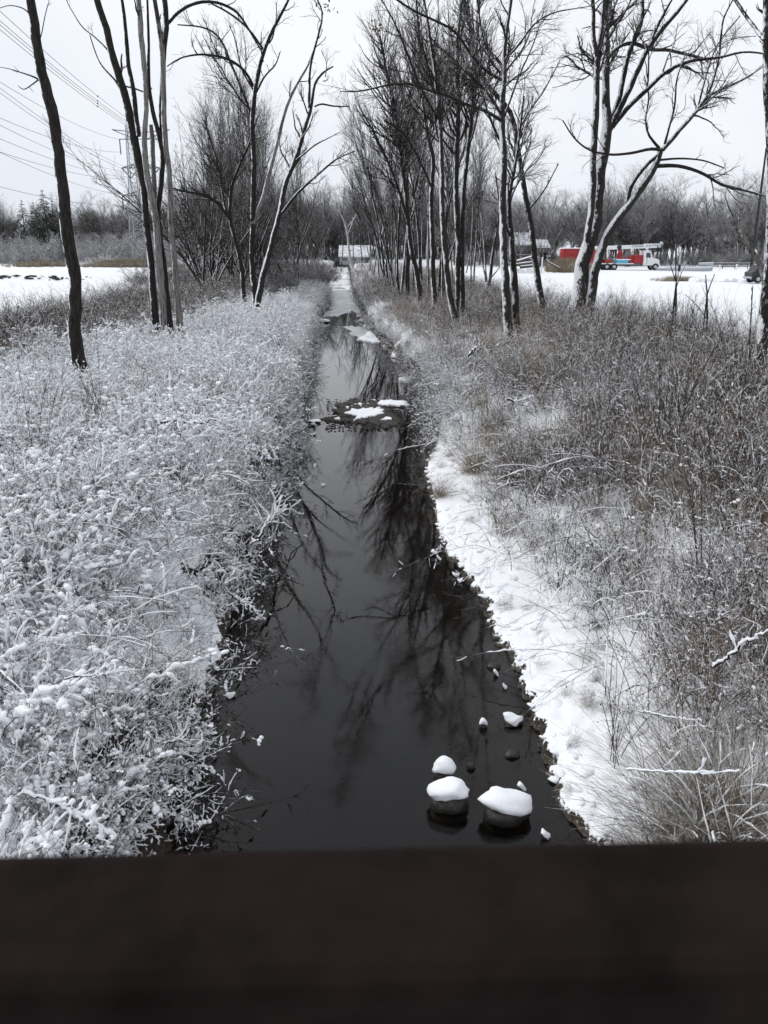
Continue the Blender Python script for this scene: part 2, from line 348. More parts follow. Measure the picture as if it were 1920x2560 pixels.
# ------------------------------------------------------------------ branching plants
def grow(P, Rr, M_, lf, ang, K=5, curl=.25, up=.1, t0=.2, t1=1., rf=.55, rmin=.002, pull=None, rg=None, lmin=.0):
    """M_ children sprout from parents P (N,K,3); length follows the parent's length, radius its radius where it sprouts"""
    rg = rg or rng
    N = len(P); seg = np.linalg.norm(np.diff(P, axis=1), axis=2).sum(1)
    par = rg.choice(N, M_, p=seg / seg.sum()); t = t0 + (t1 - t0) * rg.random(M_)
    p, tan = interp_row(P[par], t); rad, _ = interp_row(Rr[par][:, :, None], t); rad = rad[:, 0]
    tan = nrm(tan); rv = nrm(rg.normal(size=(M_, 3))); perp = nrm(np.cross(tan, rv))
    a = ang * (.6 + .8 * rg.random(M_))[:, None]
    d = tan * np.cos(a) + perp * np.sin(a)
    ln = np.maximum(seg[par] * lf * (1.15 - .75 * t) * (.5 + rg.random(M_)), lmin); step = (ln / (K - 1))[:, None]
    out = [p]; upv = np.array([0, 0, up]) + (0 if pull is None else np.asarray(pull))
    drift = nrm(rg.normal(size=(M_, 3))) * curl * .5
    for k in range(K - 1):
        d = nrm(d + upv + drift + rg.normal(size=(M_, 3)) * curl); p = p + d * step; out.append(p)
    C = np.stack(out, 1); rb = np.maximum(rad * rf, rmin)
    return C, rb[:, None] * np.linspace(1, .3, K)[None, :] ** .8
def resample(pts, K):
    pts = np.asarray(pts, float); s = np.r_[0, np.cumsum(np.linalg.norm(np.diff(pts[:, :3], axis=0), axis=1))]
    u = np.linspace(0, s[-1], K); out = np.column_stack([np.interp(u, s, pts[:, i]) for i in range(pts.shape[1])])
    for _ in range(2): out[1:-1] = .25 * out[:-2] + .5 * out[1:-1] + .25 * out[2:]
    return out
def sources(items):           # meshes for scattering live in a collection outside the scene
    c = bpy.data.collections.new('plant_sources')
    for i, (n, me) in enumerate(items):
        o = bpy.data.objects.new('source_%02d_%s' % (i, n), me); c.objects.link(o)
    return c
def scatter(name, pts, coll, n_src, label, cat, scale, rot=None, idx=None, kind='stuff'):
    pts = np.asarray(pts, float); N = len(pts)
    me = bpy.data.meshes.new(name); me.vertices.add(N); me.vertices.foreach_set('co', pts.astype(np.float32).ravel())
    rt = np.zeros((N, 3)) if rot is None else rot
    if rot is None: rt[:, 2] = rng.random(N) * 6.28
    for an, ty, dat, key in (('rot', 'FLOAT_VECTOR', rt, 'vector'), ('scl', 'FLOAT', np.broadcast_to(scale, (N,)).copy(), 'value'), ('idx', 'INT', rng.integers(0, n_src, N) if idx is None else idx, 'value')):
        at_ = me.attributes.new(an, ty, 'POINT'); at_.data.foreach_set(key, np.asarray(dat).ravel().astype(np.int32 if ty == 'INT' else np.float32))
    o = bpy.data.objects.new(name, me); COL.objects.link(o); set_props(o, label, cat, kind=kind)
    ng = bpy.data.node_groups.new(name + '_scatter', 'GeometryNodeTree')
    ng.interface.new_socket('Geometry', in_out='INPUT', socket_type='NodeSocketGeometry'); ng.interface.new_socket('Geometry', in_out='OUTPUT', socket_type='NodeSocketGeometry')
    N_ = ng.nodes.new; gi = N_('NodeGroupInput'); go = N_('NodeGroupOutput'); ip = N_('GeometryNodeInstanceOnPoints'); ci = N_('GeometryNodeCollectionInfo')
    ci.inputs['Collection'].default_value = coll; ci.inputs['Separate Children'].default_value = True; ci.inputs['Reset Children'].default_value = True
    def attr(nm, ty):
        a = N_('GeometryNodeInputNamedAttribute'); a.data_type = ty; a.inputs['Name'].default_value = nm
        return [s for s in a.outputs if s.enabled and s.name == 'Attribute'][0]
    e2r = N_('FunctionNodeEulerToRotation')
    k = ng.links.new
    k(gi.outputs[0], ip.inputs['Points']); k(ci.outputs[0], ip.inputs['Instance']); ip.inputs['Pick Instance'].default_value = True
    k(attr('idx', 'INT'), ip.inputs['Instance Index']); k(attr('rot', 'FLOAT_VECTOR'), e2r.inputs[0]); k(e2r.outputs[0], ip.inputs['Rotation'])
    k(attr('scl', 'FLOAT'), ip.inputs['Scale']); k(ip.outputs[0], go.inputs[0])
    md = o.modifiers.new('scatter', 'NODES'); md.node_group = ng
    return o

# --- weed clumps
def stems(n, h, lean, spread, K=7, bend=.12, r=.0035, droop=0.):
    p = np.column_stack([rng.normal(size=n) * spread, rng.normal(size=n) * spread, np.full(n, -.1)])
    d = nrm(np.column_stack([rng.normal(size=n) * lean, rng.normal(size=n) * lean, np.ones(n)]))
    ln = h * (.45 + .75 * rng.random(n)); out = [p]; side = np.column_stack([d[:, :2], np.zeros(n)]) * bend * 2.2
    for k in range(K - 1):
        d = nrm(d + side * (.4 + k * .3) + rng.normal(size=(n, 3)) * bend * .5 - np.array([0, 0, droop * k])); p = p + d * (ln / (K - 1))[:, None]; out.append(p)
    return np.stack(out, 1), (r * (.6 + .8 * rng.random(n)))[:, None] * np.linspace(1, .35, K)[None]
def snow_on(mb, P, frac, r0, r1, lump=.8, S=5, up=.8, sub=None):
    """rolls of snow lying along the upper side of branches"""
    n = len(P); k = rng.random(n) < frac; P = P[k]; n = len(P)
    if n == 0: return
    P = np.repeat(P, 2, 0); n *= 2
    t0 = rng.random(n) * .6; t1 = np.minimum(t0 + .14 + .42 * rng.random(n) ** 1.3, 1); Kk = 9
    Q = np.stack([interp_row(P, t0 + (t1 - t0) * u)[0] for u in np.linspace(0, 1, Kk)], 1)
    flatn = 1 - np.abs(nrm(Q[:, -1] - Q[:, 0])[:, 2]) * .55
    r = (r0 + (r1 - r0) * rng.random(n) ** 1.6) * flatn
    prof = np.array([.3, .8, 1, 1, 1, 1, 1, .8, .3]); Rr = r[:, None] * prof[None] * (.45 + 1.0 * rng.random((n, Kk)))
    Q[..., 2] += Rr * up * .7
    Q += rng.normal(size=Q.shape) * r[:, None, None] * .35
    mb.tubes(Q, Rr, S, 1, lump=lump, squash=.8)
def pads(mb, C, n, r0, r1):
    """cushions of snow caught in the tangle: a few flattened lumps run together"""
    c = C[rng.integers(0, len(C), n), rng.integers(1, C.shape[1], n)]
    for j in range(4):
        r = r0 + (r1 - r0) * rng.random(n) ** 1.8
        mb.blobs(c + rng.normal(size=(n, 3)) * np.column_stack([r, r, r * .25]) * (j > 0) * 1.1, np.column_stack([r * 1.25, r, r * .5]), 1, 1 if j else 2, .4)
def heavy_clump(k):
    mb = MB(); P, r = stems(16, 1.0, .5, .24, bend=.15, r=.0045, droop=.04)
    C, rc = grow(P, r, 46, .45, .9, K=6, curl=.13, up=-.02, t0=.2, rf=.7, rmin=.0022)
    D, rd = grow(C, rc, 60, .5, .8, K=4, curl=.16, up=0, rf=.7, rmin=.0014)
    mb.tubes(P, r, 4, 0); mb.tubes(C, rc, 3, 0); mb.tubes(D, rd, 3, 0)
    snow_on(mb, P, .95, .014, .040); snow_on(mb, C, .8, .012, .036); snow_on(mb, D, .45, .008, .022, S=4)
    pads(mb, C, 9, .02, .058)
    return mb.mesh('heavy_clump', [M['stem'], M['snow_lump']])
def mid_clump(k):
    mb = MB(); P, r = stems(14, 1.05, .32, .2, bend=.14, r=.004)
    C, rc = grow(P, r, 60, .36, .8, K=5, curl=.18, up=.05, t0=.3, rf=.7, rmin=.0018)
    D, rd = grow(C, rc, 70, .5, .8, K=4, curl=.25, up=.05, rf=.7, rmin=.0013)
    mb.tubes(P, r, 4, 0); mb.tubes(C, rc, 3, 0); mb.tubes(D, rd, 3, 0)
    snow_on(mb, P, .5, .008, .018); snow_on(mb, C, .6, .006, .016, S=4); snow_on(mb, D, .4, .005, .012, S=4); pads(mb, C, 4, .012, .035)
    return mb.mesh('mid_clump', [M['stem'], M['snow_lump']])
def thin_clump(k, mat='stem_brown', h=1.35):
    mb = MB(); P, r = stems(13, h, .26, .26, bend=.1, r=.0044)
    C, rc = grow(P, r, 60, .36, .65, K=6, curl=.14, up=.06, t0=.25, rf=.7, rmin=.0019)
    D, rd = grow(C, rc, 90, .5, .7, K=4, curl=.2, up=.03, rf=.7, rmin=.0015)
    mb.tubes(P, r, 4, 0); mb.tubes(C, rc, 3, 0); mb.tubes(D, rd, 3, 0)
    snow_on(mb, P, .3, .005, .010, S=4); snow_on(mb, C, .35, .004, .010, S=4); snow_on(mb, D, .25, .003, .008, S=3)
    tips = np.vstack([C[:, -1], C[:, 3], C[:, 2], D[:, -1]]); kk = rng.random(len(tips)) < .22; tt = tips[kk]
    s = .004 + .008 * rng.random(len(tt)); mb.blobs(tt, np.column_stack([s, s * .7, s * 1.7]), 0, 1, .6)
    tips = P[:, -1][rng.random(len(P)) < .3]; s = .007 + .013 * rng.random(len(tips)); mb.blobs(tips, np.column_stack([s * 1.3, s, s * .6]), 1, 1, .7); pads(mb, C, 2, .008, .022)
    return mb.mesh('thin_clump', [M[mat], M['snow_lump']])
def bramble(k):               # long arching canes, snow along their backs
    mb = MB(); P, r = stems(8, 1.9, .6, .2, K=12, bend=.2, r=.0055, droop=.04)
    C, rc = grow(P, r, 44, .3, .9, K=6, curl=.2, up=.02, t0=.2, rf=.6, rmin=.0022)
    mb.tubes(P, r, 4, 0); mb.tubes(C, rc, 3, 0)
    snow_on(mb, P, .9, .007, .014); snow_on(mb, C, .7, .005, .012, S=4)
    return mb.mesh('bramble', [M['stem'], M['snow_lump']])
def grass_tuft(k, mat, h=.9, n=150, snow=.1, lean=.3):
    mb = MB(); P, r = stems(n, h, lean, .13, K=6, bend=.16, r=.0022, droop=.03)
    mb.tubes(P, r, 3, 0); snow_on(mb, P, snow, .004, .010, S=4)
    return mb.mesh('grass_tuft', [M[mat], M['snow_lump']])
NV = 6
src_heavy = sources([('heavy', heavy_clump(i)) for i in range(NV)])
src_mid = sources([('mid', mid_clump(i)) for i in range(NV)])
src_thin = sources([('thin', thin_clump(i, ('stem_brown', 'stem')[i % 2])) for i in range(NV)])
src_bram = sources([('bramble', bramble(i)) for i in range(NV)])
src_grass = sources([('tuft', grass_tuft(i, ('straw_grey', 'straw', 'stem_brown')[i % 3], snow=.12)) for i in range(NV)])
src_straw = sources([('straw', grass_tuft(i, 'straw', h=1.1, n=170, snow=.06, lean=.2)) for i in range(3)])

def cover(side, y0, y1, d0, d1, dens, shrink=1.0):
    """random points on a bank: distance d from the shore, density falling off with distance from the bridge"""
    n = 0; out = []
    yy = rng.uniform(y0, y1, 400000); dd = rng.uniform(d0, d1, 400000)
    x = np.where(side < 0, xL(yy) - dd, xR(yy) + dd)
    keep_p = dens(yy, dd); area = (y1 - y0) * (d1 - d0) / 400000
    k = rng.random(400000) < keep_p * area; x = x[k]; yy = yy[k]; dd = dd[k]
    vis = np.abs(x) < (yy * .5 + 1.2) ; x = x[vis]; yy = yy[vis]; dd = dd[vis]
    return x, yy, dd
def on_ground(x, y, dz=0): return np.column_stack([x, y, height(x, y) + dz])
def rots(n, tilt, lean=None):
    r = np.column_stack([rng.normal(size=n) * tilt, rng.normal(size=n) * tilt, rng.random(n) * 6.28])
    if lean is not None: r[:, 1] += lean; r[:, 2] = rng.normal(size=n) * .7
    return r
def fall(y, a): return a / (1 + (y / 16) ** 1.6)
# left bank: snow-laden weeds
x, y, d = cover(-1, 2.6, 62, .0, 12.5, lambda y, d: fall(y, 13.5) * np.clip(1.25 - (y - 30) / 45, 0, 1) * (.45 + 1.1 * fbm(d * .5, y * .5, 2) + .4) * np.where(d > np.interp(y, [20, 45, 60], [11, 8, 3]), .15, 1) * np.where((np.abs(y - 8.6) < .9) & (d < .34), .08, 1) * np.clip(1 + 1.3 * fbm(d * 1.1 + 3, y * 1.1, 2), .72, 1.6) * np.where(y < 5.6, 1.5, 1))
sc = (.5 + .55 * rng.random(len(x))) * (1 + .55 * fbm(x * .75, y * .75, 2)) * np.interp(d, [0, .5, 1.5], [.5, .75, 1]) * np.interp(y, [4, 10, 60], [.9, 1, 1.1])
scatter('snowy_weeds', on_ground(x, y, -.02), src_heavy, NV, 'dense weeds bowed under thick snow covering the left bank', 'weeds', sc, rots(len(x), .3))
# left bank edge: shoots leaning out over the water
x, y, d = cover(-1, 3, 100, -.05, .5, lambda y, d: fall(y, 27) * np.where(np.abs(y - 8.6) < .9, .22, 1))
scatter('bank_edge_weeds', on_ground(x, y, 0), src_mid, NV, 'snowy weeds leaning from the left bank over the water', 'weeds', .45 + .35 * rng.random(len(x)), rots(len(x), .25, .55))
x, y, d = cover(-1, 2.6, 70, .3, 12, lambda y, d: fall(y, 4.5) * (.4 + fbm(d * .4 + 5, y * .4, 2)))
scatter('upright_weeds', on_ground(x, y), src_mid, NV, 'thin dark upright weeds rising through snow on left bank', 'weeds', .7 + .6 * rng.random(len(x)), rots(len(x), .12))
x, y, d = cover(-1, 2.6, 30, .9, 12, lambda y, d: fall(y, 1.2))
scatter('left_brambles', on_ground(x, y), src_bram, NV, 'arching snow-lined canes over the left bank weeds', 'brambles', .6 + .5 * rng.random(len(x)))
# brown band beyond it, towards the left field, and under the left trees
x, y, d = cover(-1, 20, 110, 2.0, 12.3, lambda y, d: fall(y, 18) * np.clip((d - np.interp(y, [22, 32, 45, 60, 110], [9.5, 7, 4.5, 3, 2])) / 2, 0, 1) * 1.4)
scatter('left_brown_weeds', on_ground(x, y), src_thin, NV, 'brown dry weeds between the left field and the snowy bank', 'weeds', .75 + .6 * rng.random(len(x)))
x, y, d = cover(-1, 20, 110, 2, 12.6, lambda y, d: fall(y, 20) * np.clip((d - np.interp(y, [22, 32, 45, 60, 110], [9.5, 7.5, 5, 4, 3])) / 2, 0, 1))
scatter('left_dry_grass', on_ground(x, y), src_grass, NV, 'tan and brown dry grass along the left field edge', 'grass', .7 + .5 * rng.random(len(x)))
x, y, d = cover(-1, 60, 150, 0, 4.5, lambda y, d: fall(y, 16))
scatter('far_bank_grass', on_ground(x, y), src_mid, NV, 'frosted weeds on the left bank far up the creek', 'weeds', .7 + .4 * rng.random(len(x)))
# right bank: brown stalks, snow between
def shelf(y): return np.interp(y, [3, 7, 12, 18, 20, 22], [.75, .8, .75, .7, .4, .05])
x, y, d = cover(1, 2.6, 66, 0, 13, lambda y, d: fall(y, 11) * np.clip((d - shelf(y)) / .8, 0, 1) * (.55 + 1.5 * fbm(d * .45, y * .45 + 40, 2)))
scatter('brown_weeds', on_ground(x, y), src_thin, NV, 'brown weed stalks with flecks of snow on the right bank', 'weeds', (.6 + .55 * rng.random(len(x))) * np.interp(d, [0, 2, 4], [.6, .9, 1.05]), rots(len(x), .16))
x, y, d = cover(1, 2.6, 40, 0, 12, lambda y, d: fall(y, 5) * np.clip((d - shelf(y) + .15) / .6, 0, 1))
scatter('frosted_weeds', on_ground(x, y), src_mid, NV, 'frosted tangled weeds along the right bank shelf', 'weeds', (.5 + .4 * rng.random(len(x))), rots(len(x), .3))
x, y, d = cover(1, 2.6, 30, .4, 11, lambda y, d: fall(y, 3.6) * np.clip((d - shelf(y)) / .5, 0, 1))
scatter('right_brambles', on_ground(x, y), src_bram, NV, 'arching bramble canes lined with snow on right bank', 'brambles', .55 + .5 * rng.random(len(x)))
x, y, d = cover(1, 10, 100, .9, 12, lambda y, d: fall(y, 13) * (.3 + fbm(d * .3 + 8, y * .2, 2) + .2))
scatter('right_dry_grass', on_ground(x, y), src_grass, NV, 'dry grass between the tree trunks on right bank', 'grass', .6 + .5 * rng.random(len(x)))
x, y, d = cover(1, 19, 110, -.05, .9, lambda y, d: fall(y, 26))
scatter('right_edge_weeds', on_ground(x, y), src_mid, NV, 'frosted weeds crowding the right bank edge above the water', 'weeds', .5 + .4 * rng.random(len(x)), rots(len(x), .25, -.35))
x, y, d = cover(1, 60, 150, 0, 11, lambda y, d: fall(y, 15))
scatter('far_right_weeds', on_ground(x, y), src_thin, NV, 'brown weeds on the right bank far up the creek', 'weeds', .7 + .4 * rng.random(len(x)))
# sparse stalks poking from the fields
x = rng.uniform(9, 60, 900); y = rng.uniform(26, 105, 900); k = (x > xR(y) + 11) & (rng.random(900) < .25 + .6 * (fbm(x * .1, y * .1, 2) > .15)) & (np.abs(x) < y * .55) & (y < 34 + 20 * (rng.random(900) ** 2) + (x < 18) * 20)
scatter('field_stalks', on_ground(x[k], y[k]), src_grass, NV, 'sparse dry stalks poking through the right snowfield', 'grass', .35 + .4 * rng.random(k.sum()))
x = rng.uniform(-40, -12, 700); y = rng.uniform(25, 80, 700); k = (rng.random(700) < .06) | ((x > -16.5) & (rng.random(700) < .6)); k &= np.abs(x) < y * .55
scatter('left_field_stalks', on_ground(x[k], y[k]), src_thin, NV, 'sparse dark stalks in the left snowfield edge', 'weeds', .35 + .4 * rng.random(k.sum()))
# ragged lumps of snow where the shelf meets the water
x, y, d = cover(1, 3, 21, -.02, .3, lambda y, d: 75 * np.exp(-d * 5))
k = height(x, y) > .025; x = x[k]; y = y[k]; e = MB(); s = .016 + .036 * rng.random(len(x)) ** 1.5
e.blobs(np.column_stack([x, y, np.maximum(height(x, y), .02) + .0]), np.column_stack([s * 2.0, s * 1.1, s * .6]), 0, 2, .4)
x, y, d = cover(-1, 6.5, 11, -.02, .5, lambda y, d: 45 * np.exp(-np.abs(d) * 4)); s = .012 + .03 * rng.random(len(x)) ** 2
e.blobs(np.column_stack([x, y, np.maximum(height(x, y), .02) + .0]), np.column_stack([s * 1.8, s, s * .6]), 0, 2, .4)
set_props(e.build('snow_fringe', M['snow_lump']), 'ragged lumps of snow fringing the water edge', 'snow', kind='stuff')
x, y, d = cover(1, 3, 20, .1, 1.6, lambda y, d: 14); e = MB(); s = .02 + .06 * rng.random(len(x)) ** 2
e.blobs(on_ground(x, y, -.005), np.column_stack([s * 1.7, s * 1.2, s * .5]), 0, 2, .3)
set_props(e.build('snow_lumps', M['snow_lump']), 'small snow lumps over grass on the right bank shelf', 'snow', kind='stuff')
x, y, d = cover(1, 3, 24, .02, 1.7, lambda y, d: 5.)
scatter('shelf_grass', on_ground(x, y, -.03), src_grass, NV, 'bits of dry grass poking through the shelf snow', 'grass', .12 + .22 * rng.random(len(x)), rots(len(x), .7))

# ------------------------------------------------------------------ traced trees
late_trees = []
def limb(pts, Y0, Y1, K=None):
    """limb through photo pixels, drifting in depth from Y0 to Y1; third value is its width in pixels"""
    n = len(pts); Ys = np.linspace(Y0, Y1, n)
    out = np.array([[*PY(a, b, yy), w * pxm(yy, PY(a, b, yy)[2]) * .47] for (a, b, w), yy in zip(pts, Ys)])
    return resample(out, K or max(8, n * 3))
def tree(name, limbs, label, mats=('bark', 'twig'), tw=(60, 240, 900), tl=(.35, .5, .5), pull=(0, 0, 0), up=.12, t0=.25, S=12, group=None, K=14, ang=.75, base_y=None, crown_from=None, curl=.2, cap=False):
    """limbs: list of (pts, dy_start, dy_end, twiggy, material or None); first one starts on the ground"""
    (bx, by, bw) = limbs[0][0][0]
    b0 = PZ(bx, by, 1.3); Y0 = b0[1] if base_y is None else base_y
    root = empty(name, (b0[0], Y0, hz(b0[0], Y0)), label, 'tree', group); off = np.array(root.location)
    tm = MB(); tws = []; mats_l = [M[mats[0]]]; made = []
    for pts, da, db, twig, mt in limbs:
        Lm = limb(pts, Y0 + da, Y0 + db)
        if pts[0][1] > 640 and da == 0 or pts is limbs[0][0]:
            p0 = Lm[0].copy(); p0[2] = hz(p0[0], p0[1]) - .25; p0[3] *= 1.35; f = Lm[0].copy(); f[3] *= 1.0; Lm = np.vstack([p0, Lm])
        Lm[:, :3] -= off; n = len(Lm)
        nb = rng.normal(size=(n + 6, 2)); nb = np.stack([np.convolve(nb[:, j], np.ones(5) / 5, 'valid') for j in (0, 1)], 1)[:n]; Lm[2:-1, :2] += (nb * Lm[:, 3:4] * .45)[2:-1]
        mi = 0
        if mt:
            if M[mt] not in mats_l: mats_l.append(M[mt])
            mi = mats_l.index(M[mt])
        if pts[-1][1] < 20:            # the tree goes on above the frame: leader and forks up to its top
            t_ = nrm(nrm(Lm[-1, :3] - Lm[-4, :3]) + [0, 0, .7]); r0 = Lm[-1, 3]; hh_ = 5.5 + 26 * r0
            for f_ in range(2 + (r0 > .1)):
                e_ = [Lm[-1, :3]]; dd_ = nrm(t_ + rng.normal(size=3) * [.28, .28, .1] * (f_ > 0) + pull)
                for _k in range(9): dd_ = nrm(dd_ + rng.normal(size=3) * .09 + [0, 0, .03]); e_.append(e_[-1] + dd_ * hh_ / 9 * (1 - .2 * f_))
                e_ = np.column_stack([np.array(e_), np.linspace(r0 * (1 - .2 * f_), .02, 10)]); tm.tubes(e_[:, :3], e_[:, 3], 7, mi); made.append((e_, 1))
        tm.tubes(Lm[:, :3], Lm[:, 3], S, mi, lump=.12, cap=cap)
        if twig: made.append((Lm, twig))
    tm.build('trunk', mats_l, root)
    if made:
        KK = 16; P = []; Rr = []
        for Lm, w in made:
            q_ = resample(Lm, KK)
            if w < 1: q_ = resample(q_[int(KK * (1 - w)):], KK)
            P.append(q_[:, :3]); Rr.append(q_[:, 3])
        P = np.array(P); Rr = np.array(Rr); c = MB()
        lens_ = np.linalg.norm(np.diff(P, axis=1), axis=2).sum(1)
        A, ra = grow(P, Rr, int(tw[0] * 1.4), tl[0], ang, K=9, curl=curl * .75, up=up, t0=t0, rf=.45, rmin=.008, pull=pull)
        B, rb = grow(A, ra, int(tw[1] * 1.7), tl[1] * 1.15, ang * .85, K=7, curl=curl * .8, up=up * .6, rf=.55, rmin=.005, pull=np.array(pull) * .7)
        C, rc = grow(B, rb, int(tw[2] * 2.3), tl[2] * 1.2, ang * .85, K=5, curl=curl * .9, up=up * .5, t0=.1, rf=.55, rmin=.0036)
        c.tubes(A, ra, 6, 0); c.tubes(B, rb, 4, 0); c.tubes(C, rc, 3, 0)
        c.build('crown', M[mats[1]], root)
    return root

tree('tree', [([(207,960,40),(200,900,37),(187,830,34),(183,733,33),(175,656,32),(162,560,32),(152,482,30),(145,386,28),(133,309,28),(120,247,28),(104,185,27),(87,96,25),(77,0,23),(70,-120,20),(75,-260,16)], 0, -.5, .3, None),
    ([(100,200,5),(80,190,4),(55,182,3),(25,172,2),(0,168,1.5)], -.3, -.8, 1, None), ([(98,198,4),(75,215,3),(58,226,2.5),(45,214,1.5)], -.3, -1, 1, None),
    ([(94,120,4),(105,80,3),(112,40,2.5),(122,5,2)], -.3, .5, 1, None), ([(80,40,4),(60,20,3),(25,12,2),(0,20,2)], -.4, -.6, 1, None)],
    'single dark furrowed trunk leaning left, tallest at the far left of the bank', tw=(16, 60, 200), tl=(.28, .5, .5))
tree('tree_cluster', [
    ([(397,860,22),(390,779,19),(382,714,18),(374,637,17),(362,520,17),(357,463,18),(347,386,22),(336,328,22),(312,251,21),(289,166,19),(266,77,18),(243,0,17),(225,-90,14)], 0, 1.2, .5, None),
    ([(420,870,22),(411,791,20),(403,694,19),(395,617,19),(386,540,18),(376,482,17),(363,386,15),(357,347,15),(365,270,12),(361,174,14),(353,96,15),(347,0,13),(345,-80,10)], 0, 0, .3, 'bark_dead'),
    ([(455,850,18),(444,733,17),(436,656,15),(430,579,15),(426,502,14),(424,444,14),(419,386,14),(413,309,14),(407,231,14),(405,154,14),(399,77,13),(386,0,11),(378,-60,9)], 0, -.3, .3, 'bark_patch'),
    ([(428,865,18),(420,791,17),(413,694,16),(401,617,15),(392,540,15),(397,502,14),(407,424,14),(405,347,13),(403,270,12),(407,150,12),(414,96,14),(418,50,15),(409,0,14),(402,-80,11)], 0, .9, .3, None),
    ([(347,340,12),(343,309,12),(335,231,12),(320,174,11),(316,96,10),(305,0,8)], .2, .9, .5, None),
    ([(393,545,13),(388,480,12),(384,420,12),(380,360,12),(377,312,11)], .5, .7, 0, 'bark_dead'),
    ([(409,386,13),(397,340,12),(380,270,11),(370,193,10),(372,100,7),(368,0,6)], .3, .6, .5, None),
    ([(418,60,9),(455,23,8),(494,4,8),(540,4,7),(579,19,7),(602,39,6),(640,104,4),(655,130,3)], .8, 1.4, 1, None),
    ([(311,245,5),(290,200,5),(262,175,4),(245,150,3),(225,90,3)], .9, 1.8, 1, None), ([(290,150,5),(265,120,4),(235,90,3),(205,70,3),(170,10,2)], .9, 2.4, 1, None),
    ([(310,215,4),(340,222,4),(362,232,4),(380,220,3)], .8, .4, 1, None)],
    'cluster of five tall trunks, one pale and barkless, on left bank', tw=(60, 200, 620), tl=(.22, .5, .5), S=14)
tree('forked_tree', [
    ([(637,800,24),(637,775,20),(631,648,14),(631,532,14),(634,463,14),(634,382,13),(631,312,12),(637,231,12),(648,174,11),(660,127,10),(683,69,9),(723,0,7),(745,-60,5)], 0, 1, .6, None),
    ([(640,800,20),(640,771,16),(652,714,17),(667,656,16),(682,598,14),(698,532,14),(717,455,13),(736,405,13),(752,359,12),(763,309,11),(779,270,9),(783,212,8),(810,174,6),(833,166,4)], 0, -1.5, .55, 'bark_snowy'),
    ([(632,560,11),(646,530,11),(659,482,10),(686,386,9),(709,285,8),(736,216,7),(771,166,5),(785,120,4)], .2, 1.6, .5, 'bark_dead'),
    ([(773,270,8),(772,166,7),(794,96,6),(810,31,5),(794,0,4)], -1.2, -.4, .8, None), ([(787,266,5),(802,258,5),(833,266,4),(872,266,3)], -1.2, -2, 1, None),
    ([(706,532,8),(740,486,7),(794,436,6),(841,394,5),(887,378,3)], -.8, -2.5, 1, None), ([(741,400,5),(790,360,4),(822,345,3),(850,330,2)], -1, -3, 1, None),
    ([(633,216,8),(617,181,7),(579,150,7),(540,139,6),(498,135,5),(451,143,4),(417,166,3)], .7, -1.2, 1, None),
    ([(629,290,8),(602,216,7),(579,166,7),(556,100,6),(532,77,5),(502,66,4),(444,62,3)], .7, 2.4, 1, None),
    ([(660,127,6),(640,95,6),(610,60,5),(570,30,5),(530,10,4)], .8, -.2, 1, None), ([(636,240,6),(660,190,5),(690,165,4),(700,130,3)], .8, 2, 1, None)],
    'forked slim tree in a V shape at the creek edge of left bank', tw=(90, 300, 950), tl=(.3, .5, .5), pull=(0, 0, .0))
tree('crooked_tree', [([(613,775,14),(602,656,11),(590,600,10),(575,548,10),(579,463,8),(602,405,7),(625,359,6),(640,300,4)], 0, 1, .6, None),
    ([(575,548,9),(540,500,8),(505,486,7),(470,480,5),(432,471,4)], .3, -1.5, 1, None), ([(590,600,7),(560,520,6),(548,430,5),(530,360,4),(510,300,3)], .2, 1.5, 1, None)],
    'small crooked dark tree with a long bough reaching left at thicket edge', tw=(60, 200, 600), tl=(.4, .5, .5), base_y=48)
